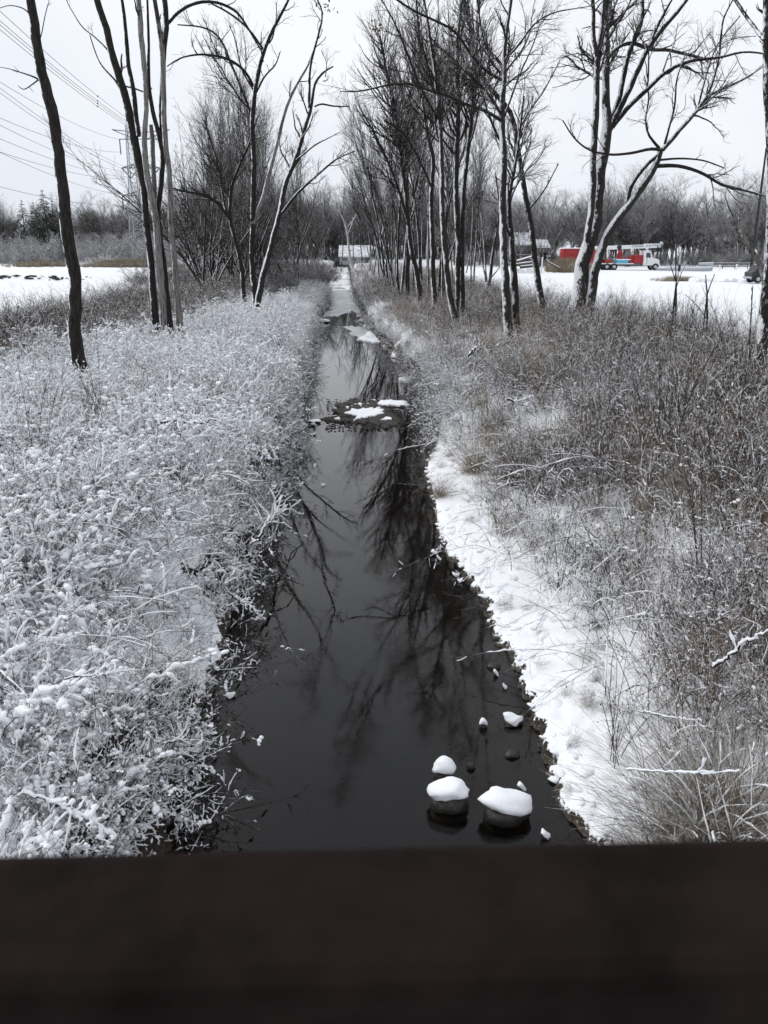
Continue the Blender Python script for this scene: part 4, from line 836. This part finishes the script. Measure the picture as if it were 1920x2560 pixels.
branch([(1170,890),(1185,870),(1200,850)], 1.6, 2.4, 5, 'stub of snowy wood leaning up on right bank', .03, 3, group=gb)
branch([(1075,1392),(1088,1383),(1104,1366)], .05, .1, 2, 'snowy twig at the waterline of the right bank bend', .02, 4, group=gb)
branch([(770,1056),(785,1058),(800,1062)], .05, .05, 5, 'snow-covered stick lying in the water below left bank', .035, 3, group=gb)

def tall_shrub():
    P, r = stems(9, 2.5, .13, .12, K=9, bend=.06, r=.008); C, rc = grow(P, r, 60, .28, .5, K=6, curl=.1, up=.12, t0=.25, rf=.5, rmin=.0028); D, rd = grow(C, rc, 120, .45, .5, K=4, curl=.15, up=.08, rf=.6, rmin=.002)
    b_ = MB().tubes(C, rc, 3, 0).tubes(D, rd, 3, 0); snow_on(b_, C, .3, .004, .010, S=4)
    return MB().tubes(P, r, 5, 0).mesh('stems', [M['stem']]), b_.mesh('twigs', [M['stem'], M['snow_lump']])
tsh = [tall_shrub() for _ in range(3)]
for i, (px, py, sc_, lab) in enumerate(((1640, 1200, 1.0, 'tall dark-stemmed shrub standing highest in the middle of the right weeds'), (1700, 1130, .95, 'tall bare shrub with close upright stems right of the highest one'), (1500, 1190, .7, 'bare shrub with thin stems left of the highest shrub'), (1830, 1080, 1.0, 'tall bare shrub below the edge trunk'), (1560, 1020, .8, 'bare shrub among weeds below the forked saplings'), (1560, 1700, .5, 'low dark-stemmed shrub over the shelf snow'), (1760, 1420, .8, 'dark-stemmed shrub above the snow-covered log'), (1400, 1330, .6, 'low thin shrub at the edge of the open shelf'), (250, 1120, .75, 'thin dark-stemmed shrub rising from the snowy left weeds'), (110, 1250, .7, 'thin dark shrub nearest the left edge in snowy weeds'), (700, 880, .7, 'thin frosted shrub at the left bank edge upstream'))):
    p = PZ(px, py, 1.1); rt = empty('bare_shrub', (p[0], p[1], hz(p[0], p[1])), lab, 'shrub', 'bare upright shrubs among the weeds'); rt.scale = (sc_,) * 3; rt.rotation_euler = (0, 0, i * 1.7)
    for nm, me in zip(('stems', 'twigs'), tsh[i % 3]):
        c = bpy.data.objects.new(nm, me); COL.objects.link(c); c.parent = rt; c['kind'] = 'stuff'
def stalks(k):
    P, r = stems(7, 1.9, .12, .25, K=8, bend=.07, r=.006); C, rc = grow(P, r, 45, .26, .5, K=5, curl=.1, up=.12, t0=.25, rf=.5, rmin=.0024); D, rd = grow(C, rc, 60, .5, .5, K=4, curl=.15, up=.06, rf=.6, rmin=.002)
    m_ = MB().tubes(P, r, 4, 0).tubes(C, rc, 3, 0).tubes(D, rd, 3, 0); snow_on(m_, C, .35, .004, .009, S=4); return m_.mesh('stalks', [M['stem_brown' if k % 2 else 'stem'], M['snow_lump']])
src_stalk = sources([('stalks', stalks(i)) for i in range(4)])
x, y, d = cover(1, 6, 44, 1.5, 12.5, lambda y, d: fall(y, 1.7) * np.clip((d - 1.5) / 3, .15, 1) * (.7 + 1.2 * fbm(d * .4 + 2, y * .4, 2)))
scatter('tall_stalks', on_ground(x, y, -.05), src_stalk, 4, 'tall thin upright stalks rising above the right bank weeds', 'stalks', .7 + .5 * rng.random(len(x)), rots(len(x), .06))
# straw tussocks one can tell apart
gs = 'straw-coloured grass tussocks on the right bank'
tuft = [grass_tuft(i, 'straw', h=1.15, n=420, snow=.05, lean=.35) for i in range(2)]; tuftg = [grass_tuft(i, 'straw_grey', h=1.0, n=600, snow=.12, lean=.5) for i in range(2)]
for px, py, s, me, lab in ((1195,1075,1.1,tuft[0],'orange-tan grass tussock drooping above the shelf corner'),(1310,975,1.2,tuft[1],'upright tan grass tussock right of the drooping tussock'),(1105,1110,.55,tuft[0],'pale small tussock at the shelf corner by the water'),
        (1740,2010,1.1,tuftg[0],'large grey-tan tussock at the bottom right near the rail'),(1830,1880,1.3,tuftg[1],'wide grey-tan tussock above the bottom right tussock'),(1690,2080,.7,tuftg[1],'smaller tan tussock right at the rail, bottom right'),(1860,2060,1.2,tuftg[0],'tussock in the bottom right corner of the weeds'),(1330,860,1.1,tuft[1],'tan tussock in the weeds below the leaning tree'),(1640,900,1.2,tuft[0],'reddish tan tussock near the two saplings')):
    p = PZ(px, py, 1.0 if py > 1500 else 1.2)
    if py > 1900: p = PZ(px, py, .7)
    o = bpy.data.objects.new('grass_tussock', me); COL.objects.link(o); o.location = (p[0], p[1], hz(p[0], p[1]) - .03); o.scale = (s,) * 3; o.rotation_euler = (0, 0, px * .7)
    set_props(o, lab, 'grass tussock', gs)
def reeds(name, x0, x1, y0, y1, n, s, label):
    u = np.clip(rng.normal(size=n) * .42, -1.1, 1.1); v = rng.normal(size=n) * .45; x = (x0 + x1) / 2 + u * (x1 - x0) / 2; y = (y0 + y1) / 2 + v * (y1 - y0) / 2
    scatter(name, on_ground(x, y), src_straw, 3, label, 'reeds', s * rng.uniform(.6, 1.15, n) * (1.05 - .45 * u * u))
a = PY(1362, 680, 122)[0]; b = PY(1475, 680, 122)[0]; reeds('reeds', a, b, 118, 126, 230, 1.75, 'tan reeds in front of the red box trailer')
a = PY(1090, 700, 86)[0]; b = PY(1118, 700, 86)[0]; reeds('orange_reeds', a, b, 84, 88, 90, 1.7, 'orange reeds behind the right bank trunks')
a = PY(1640, 700, 94)[0]; b = PY(1760, 700, 94)[0]; reeds('pale_grass', a, b, 93, 96, 160, .55, 'pale grass strip in the right snowfield')
reeds('left_reeds', PY(190, 660, 128)[0], PY(470, 660, 128)[0], 125, 132, 900, 1.0, 'tan grass strip across the left snowfield')
reeds('thin_reeds', PY(0, 660, 130)[0], PY(200, 660, 130)[0], 127, 134, 260, .8, 'sparse pale grass at the foot of frosted bushes, left')

# ------------------------------------------------------------------ vehicles and things on the right field
def frame(Y, py0):            # local helper: photo pixel -> local x,z about the ground point
    def T(px, py, o=None):
        p = PY(px, py, Y); return p[0], p[2]
    return T
YT = 130.0
def at(px, Yd): p = PY(px, 671, Yd); return np.array([p[0], Yd, hz(p[0], Yd)])
org = at(1560, YT); K_ = pxm(YT, 2.)
def lx(px): return PY(px, 671, YT)[0] - org[0]
def lz(py): return (671 - py) * K_ * 1.05
tr_ = empty('digger_truck', org, 'red and white boom truck with a long white boom over its cab', 'truck')
def wheel(mb_r, mb_h, x, z, r, y0, w):
    a = np.linspace(0, 2 * np.pi, 21)[:-1]
    mb_r.tubes(np.array([[x, y0, z], [x, y0 + .001, z], [x, y0 + w, z], [x, y0 + w + .001, z]]), np.array([r * .9, r, r, r * .9]), 20, 0)
    mb_r.add(np.vstack([np.column_stack([x + np.cos(a) * r * .9, np.full(20, y0), z + np.sin(a) * r * .9]), [[x, y0, z]]]), [[k, (k + 1) % 20, 20, 20] for k in range(20)], 0, False)
    mb_h.add(np.vstack([np.column_stack([x + np.cos(a) * r * .5, np.full(20, y0 - .02), z + np.sin(a) * r * .5]), [[x, y0 - .06, z]]]), [[k, (k + 1) % 20, 20, 20] for k in range(20)], 0, False)
def add_wheel(parent, x, z, r, y0, w=.3):
    a = MB(); h = MB(); wheel(a, h, x, z, r, y0, w); o = a.build('wheel', M['rubber'], parent); h.build('rim', M['steel'], o)
MB().box(((lx(1500) + lx(1640)) / 2, 0, .75), (lx(1640) - lx(1500), .9, .25), 0).build('chassis', M['black'], tr_)
x0, x1, x2 = lx(1601), lx(1621), lx(1641)
MB().prism([(x0, .7), (x2, .7), (x2, 1.35), (x2 - .15, 1.6), (x1 + .15, 1.85), (x1 - .2, 2.75), (x0, 2.8)], -1.15, 1.15).build('cab', M['white'], tr_)
MB().prism([(x0 + .35, 1.85), (x1 - .12, 1.85), (x1 - .32, 2.55), (x0 + .35, 2.55)], -1.19, -1.16).build('side_window', M['glass'], tr_)
MB().prism([(x1 + .12, 1.9), (x1 + .16, 1.93), (x1 - .12, 2.68), (x1 - .18, 2.66)], -1.0, 1.0).build('windscreen', M['glass'], tr_)
MB().box((x0 + .55, -1.175, 1.35), (.03, .02, .9)).build('door_seam', M['black'], tr_)
MB().box((x2 + .05, 0, .8), (.2, 2.3, .35), bevel=.04).build('bumper', M['white'], tr_)
MB().box((x2 + .005, 0, 1.2), (.06, 1.2, .5)).build('grille', M['black'], tr_)
for s_ in (-1, 1): MB().box((x2 + .01, s_ * .88, 1.15), (.08, .25, .2)).build('headlight', M['glass'], tr_)
MB().box(((x0 + x1) / 2 - .1, 0, 2.84), (1.2, 2.1, .08), bevel=.03).build('roof_snow', M['snow'], tr_)
for px in (1512, 1530): add_wheel(tr_, lx(px), .5, .5, -1.2)
add_wheel(tr_, lx(1632), .5, .5, -1.2)
for px in (1512, 1530, 1632): add_wheel(tr_, lx(px), .5, .5, .9)
MB().box((lx(1588), 0, 1.55), (lx(1599) - lx(1577), 2.3, 1.35), bevel=.04).build('toolbox', M['red'], tr_)
MB().box((lx(1572), 0, 1.5), (.6, 2.0, 1.1), bevel=.04).build('toolbox', M['red'], tr_)
MB().box((lx(1550), -.3, 1.25), (lx(1564) - lx(1536), 1.8, .5), bevel=.04).build('tank', M['blue'], tr_)
MB().box((lx(1552), -.2, 1.56), (lx(1565) - lx(1530), 2.0, .12), bevel=.04).build('bed_snow', M['snow'], tr_)
MB().box((lx(1545), 0, .95), (lx(1598) - lx(1500), 2.3, .16)).build('bed', M['white'], tr_)
MB().box((lx(1516), 0, 1.3), (1.1, 1.6, .5), bevel=.05).build('pump_housing', M['red'], tr_)
MB().prism([(lx(1541), 1.5), (lx(1552), 1.5), (lx(1550), 3.0), (lx(1543), 3.0)], -.35, .35).build('turret', M['red'], tr_)
MB().box((lx(1546), -.05, 2.3), (.9, .9, .2), bevel=.03).build('turret_collar', M['red'], tr_)
MB().blobs([[lx(1543), -.1, 3.35]], [[.42, .42, .42]], 0, 2, .1).build('winch', M['black'], tr_)
bz0, bz1 = lz(622), lz(616)
bx0, bx1 = lx(1484), lx(1636)
MB().prism([(bx0, bz0 - .28), (bx1, bz1 - .32), (bx1, bz1 + .15), (bx0, bz0 + .2)], -.28, .28).build('boom', M['white'], tr_)
MB().prism([(lx(1605), bz1 - .05), (lx(1648), bz1 + .02), (lx(1648), bz1 + .32), (lx(1605), bz1 + .28)], -.19, .19).build('boom_tip', M['white'], tr_)
MB().blobs([[lx(1642), -.25, bz1 - .05], [lx(1646), -.2, bz1 + .3]], [[.35, .2, .3]], 0, 2, .3).build('boom_head', M['steel'], tr_)
MB().prism([(bx0, bz0 + .2), (bx1, bz1 + .15), (bx1, bz1 + .22), (bx0, bz0 + .3)], -.26, .26).build('boom_snow', M['snow'], tr_)
MB().box((lx(1590), 0, lz(640)), (.12, .12, 1.7)).build('boom_rest', M['red'], tr_)
tc_ = bpy.data.curves.new('boom_lettering', 'FONT'); tc_.body = 'THORNE  ELECTRIC  INC.'; tc_.size = .42; tc_.extrude = .004; tc_.space_character = 1.15
tc_.materials.append(M['black']); tmp = bpy.data.objects.new('lettering_source', tc_); COL.objects.link(tmp); bpy.context.view_layer.update()
lm_ = bpy.data.meshes.new_from_object(tmp.evaluated_get(bpy.context.evaluated_depsgraph_get())); bpy.data.objects.remove(tmp); to = bpy.data.objects.new('boom_lettering', lm_); COL.objects.link(to); to.parent = tr_; to.location = (lx(1573), -.295, bz1 - .27); to.rotation_euler = (R(90), -.045, 0)
# red box trailer
bo = at(1450, 131); rb_ = empty('box_trailer', bo, 'long red box trailer with snow on its roof behind tan reeds', 'trailer'); hw = (PY(1497, 671, 131)[0] - PY(1400, 671, 131)[0]) / 2
MB().box((0, 0, 1.9), (hw * 2, 2.4, 2.4), bevel=.04).build('box', M['red'], rb_); MB().box((0, 0, 3.17), (hw * 2 + .05, 2.45, .16), bevel=.06).build('roof_snow', M['snow'], rb_)
MB().box((0, 0, .6), (hw * 2 - .3, 1.6, .2)).build('chassis', M['black'], rb_)
for k_ in range(9): MB().box((-hw + .45 + k_ * (hw * 2 - .9) / 8, -1.215, 1.9), (.05, .03, 2.3)).build('rib', M['red'], rb_)
for s_ in (-1, 1):
    add_wheel(rb_, hw - 1.2, .45, .45, s_ * 1.1 - .15); add_wheel(rb_, hw - 2.3, .45, .45, s_ * 1.1 - .15)
MB().box((-hw + .8, -.9, .35), (.12, .12, .7)).build('landing_leg', M['steel'], rb_)
# steel poles lying beyond the truck nose
for i, (pa, pb_, dy, dz, rr, lab) in enumerate(((1665,1780,-1,.35,.30,'galvanised steel pole on top of the pile, wide end right'),(1642,1778,-2,.28,.24,'long ribbed steel pole section lying in front of the pile'),(1640,1765,-.2,.28,.26,'steel pole lying at the back of the pile'),(1744,1782,-.6,.95,.28,'short snow-covered pole end stacked highest at the right'))):
    p0 = at(pa, YT + dy - 4); p1 = at(pb_, YT + dy - 4); ln = p1[0] - p0[0]
    rt = empty('steel_pole', p0, lab, 'pole', 'steel poles lying by the truck'); zz = dz
    MB().tubes(np.array([[0, 0, zz], [ln * .5, 0, zz], [ln, 0, zz], [ln + .01, 0, zz]]), [rr * .75, rr * .9, rr, rr * .6], 14, 0, cap=True).build('shaft', M['steel'], rt)
    MB().tubes(np.array([[.1, 0, zz + rr * .72], [ln * .5, 0, zz + rr * .85], [ln - .1, 0, zz + rr * .95]]), [rr * .4, rr * .45, rr * .5], 8, 0, squash=.45).build('snow', M['snow'], rt)
    for k_ in range(3 if i != 1 else 8): 
        xx = ln * (.1 + .8 * k_ / 3) if i != 1 else .3 + k_ * .42
        MB().tubes(np.array([[xx, 0, zz], [xx + .07, 0, zz]]), [rr * .98, rr * .98], 14, 0).build('band', M['steel'], rt)
# black pickup at the right edge
po = np.array([PY(1905, 700, 88)[0], 88, hz(PY(1905, 700, 88)[0], 88)]); pk = empty('parked_car', po, 'black car cut off by the right edge of the photo behind the broken bough', 'car')
MB().prism([(-1.5, .4), (3.2, .4), (3.3, .85), (2.6, 1.05), (1.8, 1.15), (1.2, 1.78), (-.85, 1.84), (-1.25, 1.2), (-1.55, 1.05)], -.95, .95).build('body', M['black'], pk)
MB().prism([(-.95, 1.2), (1.55, 1.2), (1.1, 1.66), (-.75, 1.7)], -.98, -.955).build('side_window', M['glass'], pk)
MB().box((-1.6, 0, .55), (.16, 1.9, .2), bevel=.03).build('bumper', M['steel'], pk)
for s_ in (-1, 1): MB().box((-1.52, s_ * .78, .95), (.08, .26, .16)).build('light', M['glass'], pk)
MB().box((.2, 0, 1.86), (1.8, 1.6, .07), bevel=.03).build('roof_snow', M['snow'], pk)
for xx in (-.85, 2.3):
    for yy in (-.98, .72): add_wheel(pk, xx, .4, .4, yy, .25)
# tall dark mast leaning beside the car
a = PY(1878, 668, 90); b = PY(1916, 370, 90); rt = empty('leaning_mast', (a[0], 90, hz(a[0], 90)), 'thin dark mast leaning right, rising beside the black car', 'mast')
d_ = b - a; P_ = np.array([[0, 0, 0], [0, 0, a[2] - rt.location[2]], [d_[0] * .5, 0, a[2] - rt.location[2] + d_[2] * .5], [d_[0], 0, a[2] - rt.location[2] + d_[2]]])
P_[0, 2] = 0; MB().tubes(P_, [.17, .16, .14, .10], 6, 0, cap=True).build('pole', M['black'], rt)
MB().tubes(np.array([P_[-1], P_[-1] + [.15, 0, .5]]), [.06, .05], 6, 0, cap=True).build('tip', M['black'], rt)
# ploughed snow ridge, logs and posts
x = rng.normal(PY(1860, 690, 91)[0], 2.0, 90); y = rng.normal(93, 1, 90); s = .25 + .3 * rng.random(90)
set_props(MB().blobs(on_ground(x, y, .1), np.column_stack([s * 1.5, s, s * .6]), 0, 2, .3).build('snow_bank', M['snow']), kind='structure')
for i, (pa, ya, pb_, yb, lab) in enumerate(((1292,655,1330,643,'topmost snowy log of the debris pile left of the truck'),(1290,662,1345,655,'long snowy log at the front of the debris pile'),(1318,650,1345,646,'short thick snowy log on the debris pile'),(1300,668,1340,664,'low snowy log at the foot of the debris pile'),(1368,655,1400,672,'slanting pale pole beside the debris pile'))):
    p0 = PY(pa, ya, 118); p1 = PY(pb_, yb, 118); rt = empty('log', p0, lab, 'log', 'logs in the debris pile')
    MB().tubes(np.array([[0, 0, 0], (p1 - p0) * .5, p1 - p0]), [.22, .2, .18] if i < 4 else [.07, .07, .06], 8, 0, cap=True).build('wood', M['wood'], rt)
    MB().tubes(np.array([[0, 0, .15], (p1 - p0) * .5 + [0, 0, .16], p1 - p0 + [0, 0, .14]]), [.17, .17, .15] if i < 4 else [.04, .04, .04], 7, 0, squash=.8).build('snow', M['snow'], rt)
x = rng.uniform(PY(1285, 660, 119)[0], PY(1350, 660, 119)[0], 60); y = rng.uniform(118, 122, 60); s = .3 + .4 * rng.random(60)
set_props(MB().blobs(on_ground(x, y, .1), np.column_stack([s * 1.4, s, s * .9]), 0, 2, .4).build('snowy_debris', M['snow']), 'snow-covered debris heaped left of the box trailer', 'debris', kind='stuff')
for i, (px, top, Yd, lab, mt) in enumerate(((1356,645,116,'white post standing right of the debris pile','white'),(1800,664,128,'short snowy post right of the steel poles','white'),(1842,662,128,'second short snowy post towards the black car','white'),(1702,628,104,'grey meter post with a dark box in front of steel poles','steel'))):
    p = PY(px, top, Yd); g0 = hz(p[0], Yd); rt = empty('post', (p[0], Yd, g0), lab, 'post'); h_ = p[2] - g0
    MB().box((0, 0, h_ / 2), (.16, .16, h_), bevel=.01).build('shaft', M[mt], rt); MB().box((0, 0, h_ + .04), (.24, .24, .1), bevel=.03).build('snow_cap', M['snow'], rt)
    if i == 3: MB().box((0, -.12, h_ * .35), (.3, .15, .8), bevel=.02).build('meter_box', M['black'], rt)
# low fence line behind, between truck and woods
fr_ = empty('fence', at(1790, 133), 'low snow-topped rail fence running right of the steel poles', 'fence'); w_ = 14
for k_ in range(8): MB().box((k_ * 2 - 1, 0, .5), (.1, .1, 1.1)).build('fence_post', M['wood'], fr_)
for zz in (.45, .85):
    MB().box((6, -.07, zz), (w_ + .4, .05, .12)).build('fence_rail', M['wood'], fr_); MB().box((6, -.07, zz + .085), (w_ + .4, .07, .05)).build('rail_snow', M['snow'], fr_)

# ------------------------------------------------------------------ houses
def house(name, px0, px1, py_top, py_eave, Yd, label, wall, sheds=(), dz=0, door=True):
    xa, xb = PY(px0, 640, Yd)[0], PY(px1, 640, Yd)[0]; w = xb - xa; xc = (xa + xb) / 2; g0 = hz(xc, Yd) - .1
    zt = PY(px0, py_top, Yd)[2] - g0; ze = PY(px0, py_eave, Yd)[2] - g0; dp = 3.2
    rt = empty(name, (xc, Yd, g0), label, 'house')
    MB().box((0, 0, ze / 2), (w - .5, dp * 2 - .6, ze)).build('wall', M[wall], rt)
    gp = MB()
    for s_ in (-1, 1): gp.add([(s_ * (w / 2 - .3), -dp + .3, ze), (s_ * (w / 2 - .3), dp - .3, ze), (s_ * (w / 2 - .3), 0, zt - .08)], [[0, 1, 2, 2]], 0, False)
    gp.build('gable', M[wall], rt)
    for s_ in (-1, 1):
        V = [(-w / 2, s_ * dp, ze - .1), (w / 2, s_ * dp, ze - .1), (w / 2, 0, zt), (-w / 2, 0, zt)]; V += [(a_, b_, c_ + .22) for a_, b_, c_ in V]
        r_ = MB().add(V, [[0, 1, 2, 3], [4, 5, 6, 7], [0, 1, 5, 4], [1, 2, 6, 5], [2, 3, 7, 6], [3, 0, 4, 7]], 0, False).build('roof', M['roof'], rt)
    for k_ in range(3):
        xx = -w / 2 + w * (k_ + .7) / 3.4; wd = MB().box((xx, -dp + .27, ze * .55), (.9, .08, ze * .35)).build('window', M['glass'], rt)
        MB().box((xx, -dp + .24, ze * .55), (1.05, .05, .06)).build('window_bar', M['white'], wd); MB().box((xx, -dp + .24, ze * .35), (1.1, .1, .08)).build('sill', M['white'], wd)
    if door: MB().box((w * .42, -dp + .26, ze * .42), (.8, .08, ze * .8)).build('door', M['wood'], rt)
    MB().box((w * .2, .5, zt + .1), (.6, .6, 1.0)).build('chimney', M['wall'], rt)
    return rt
house('house', 446, 487, 597, 611, 178, 'small low house with a snowy roof on the left rise', 'wall')
house('shed', 848, 924, 616, 641, 172, 'snow-roofed shed at the head of the creek', 'wall_pale')
house('house', 1278, 1330, 584, 612, 150, 'house with a tall snowy roof behind the leaning tree', 'wall')
house('garage', 1334, 1366, 602, 618, 148, 'lower snowy-roofed garage right of the tall-roofed house', 'wall', door=False)
house('house', 1755, 1848, 594, 604, 172, 'long low house roof showing white through the right woods', 'wall')
# snowy tank-like tub beside the shed
# ------------------------------------------------------------------ pylon and power lines
YP = 150.0; pb0 = PY(352, 645, YP); pyl = empty('transmission_pylon', (pb0[0], YP, hz(pb0[0], YP)), 'grey lattice transmission pylon with three crossarms behind the left trunks', 'pylon'); o0 = np.array(pyl.location)
def lp(px, py, dy=0): return PY(px, py, YP) - o0 + np.array([0, dy, 0])
ztop = lp(352, 312)[2]
def pw(z): return np.interp(z, [0, ztop * .55, ztop], [1.5, .75, .45])
m_ = MB()
for sx_ in (-1, 1):
    for sy_ in (-1, 1):
        zz_ = np.linspace(0, ztop, 12); m_.tubes(np.column_stack([sx_ * pw(zz_), sy_ * pw(zz_), zz_]), np.full(12, .085), 4, 0)
m_.build('leg_frame', M['steel'], pyl)
zb = np.linspace(0, ztop, 15)
for i_ in range(14):
    w0, w1, m_ = pw(zb[i_]), pw(zb[i_ + 1]), MB()
    for s_ in (-1, 1):
        for a_, b_ in (([-w0, s_ * w0, zb[i_]], [w1, s_ * w1, zb[i_ + 1]]), ([w0, s_ * w0, zb[i_]], [-w1, s_ * w1, zb[i_ + 1]]), ([s_ * w0, -w0, zb[i_]], [s_ * w1, w1, zb[i_ + 1]]), ([s_ * w0, w0, zb[i_]], [s_ * w1, -w1, zb[i_ + 1]]), ([-w1, s_ * w1, zb[i_ + 1]], [w1, s_ * w1, zb[i_ + 1]])):
            m_.tubes(np.array([a_, b_]), [.04, .04], 3, 0)
    m_.build('brace', M['steel'], pyl)
attach = []
for (zt_, hw_) in ((324, 72), (417, 48), (487, 46)):
    for s_ in (-1, 1):
        C_ = 352; tip = lp(C_ + s_ * hw_, zt_ + (0 if zt_ < 400 else 3)); m_ = MB(); w_ = .075; f_ = .74 if zt_ < 400 else 1
        lo_ = lp(C_ + s_ * hw_ * f_, zt_ + (24 if zt_ < 400 else 3)); base = zt_ + (24 if zt_ < 400 else 3)
        bars = [(tip, lp(C_, zt_ + 8 if zt_ < 400 else zt_ - 12)), (lo_, lp(C_, base)), (tip, lp(C_ + s_ * hw_ * .2, base)), (lp(C_ + s_ * hw_ * .55, base), lp(C_ + s_ * hw_ * .4, zt_ + 5 if zt_ < 400 else zt_ - 6)), (lp(C_ + s_ * hw_ * .3, base), lp(C_ + s_ * hw_ * .4, zt_ + 5 if zt_ < 400 else zt_ - 6))]
        for a_, b_ in bars: m_.tubes(np.array([a_, (a_ + b_) / 2, b_]), [w_] * 3, 5, 0)
        ca = m_.build('crossarm', M['wire'], pyl); ins = MB()
        if zt_ == 417:
            e2 = lp(C_ + s_ * hw_ * .5, 446); ins.tubes(np.array([lo_, e2]), [.1, .1], 6, 0).tubes(np.array([lp(C_ + s_ * hw_ * .1, base), e2]), [.1, .1], 6, 0)
        else: e2 = lo_ - np.array([0, 0, 2.4]); ins.tubes(np.array([lo_, e2]), [.1, .1], 6, 0)
        ins.build('insulator', M['wire'], ca); attach.append(e2 + o0)
# conductors: from the pylon towards and past the camera on the left
def wire(p1, px, py, Yn, r, label, sag=1.5, sp=()):
    p0 = PY(px, py, Yn); d = p0 - p1; p0e = p0 + d * .25
    u = np.linspace(0, 1.25, 34); P = p1 + d * u[:, None]; P[:, 2] -= sag * 4 * (u * (1.25 - u)) * .8
    # keep the sagged wire through the traced point
    P[:, 2] += sag * 4 * (1 * .25) * .8 * u
    rt = empty('power_line', p1, label, 'power line', 'power lines running to the pylon')
    MB().tubes(P - p1, np.full(34, r), 5, 0).build('cable', M['wire'], rt); return rt, P - p1
t1 = PY(420, 372, YP)
for i, (py, lab) in enumerate(((28,'topmost cable of the upper bundle of power lines'),(52,'second cable of the upper bundle of power lines'),(62,'third cable of the upper bundle of power lines'),(74,'lowest cable of the upper bundle of power lines'))):
    rt, P = wire(PY(415, 352 + i * 4, YP), 0, py, 62, .022, lab, sag=1.2)
    for k_ in (11, 17):
        MB().box(P[k_], (.12, .2, .12)).build('spacer', M['wire'], rt)
for (tip, pyl_, lab) in (((302, 349), 205, 'cable ending on the top crossarm'), ((300, 380), 295, 'lower cable to the top crossarm drop'), ((318, 418), 220, 'steep cable ending on the middle crossarm'), ((324, 428), 232, 'steep cable just under it'), ((310, 428), 313, 'gently sagging cable to the middle crossarm'), ((326, 442), 347, 'cable to the lower point of the middle crossarm'), ((328, 446), 380, 'lowest cable to the middle crossarm'), ((315, 487), 381, 'cable falling to the lowest crossarm'), ((330, 510), 467, 'lowest cable skimming the woods')):
    wire(PY(*tip, YP), 0, pyl_, 75, .022, lab, sag=.9)
# dark clods along the terrace edge in the left field
n = 260; x = rng.uniform(-75, -25, n); y = 97 + rng.normal(0, .5, n); k = fbm(x * .25, y * 0, 2) > .0; x = x[k]; y = y[k]; s = .08 + .22 * rng.random(len(x)) ** 2
set_props(MB().blobs(on_ground(x, y, .02), np.column_stack([s * 1.8, s, s * .5]), 0, 1, .5).build('clods', M['gravel']), 'dark clods along the terrace edge in the left snowfield', 'clods', kind='stuff')

# a few brown leaf bunches still hanging
for px, py, Yd, lab in ((815, 8, 42, 'brown leaf bunch hanging near the top of the forked tree'), (1012, 115, 50, 'brown leaf bunch in the right bank crowns'), (1140, 55, 44, 'tan leaf bunch high in the right bank crowns'), (1285, 145, 44, 'tan leaf bunch beside the straight tree crown'), (945, 70, 52, 'dark leaf bunch left of the right bank crowns')):
    p = PY(px, py, Yd); nl = 26; c = rng.normal(size=(nl, 3)) * [.22, .2, .22]; m_ = MB(); V = []; F = []
    for i in range(nl):
        u = nrm(rng.normal(size=3)); v = nrm(np.cross(u, rng.normal(size=3))); s = .07 + .05 * rng.random(); b = len(V)
        V += [c[i] - u * s, c[i] + v * s * .5, c[i] + u * s, c[i] - v * s * .5 + np.array([0, 0, -.02])]; F.append([b, b + 1, b + 2, b + 3])
    o = m_.add(V, F, 0, False).build('leaf_bunch', M['deadleaf'], loc=p); set_props(o, lab, 'leaves', 'dead leaf bunches in the trees', kind='stuff')

# ------------------------------------------------------------------ bridge rail just under the camera
zt = CAMZ - .34; a = PZ(-500, 2132, zt); b = PZ(2420, 2065, zt); d = b - a; ln = np.linalg.norm(d); ang = math.atan2(d[1], d[0]); mid = (a + b) / 2
rail = empty('bridge_railing', (mid[0], mid[1], zt - 1.1), 'dark brown bridge railing across the bottom of the view, out of focus', 'railing'); rail.rotation_euler = (0, 0, ang)
MB().box((0, -.05, 1.1 - .13), (2.6, .10, .26), bevel=.012).build('top_rail', M['rail'], rail)
for k_ in (-1, 1): MB().box((k_ * 1.15, -.05, .43), (.12, .10, .90), bevel=.01).build('rail_post', M['rail'], rail)
MB().box((0, -.05, .25), (2.18, .05, .14), bevel=.01).build('lower_rail', M['rail'], rail)
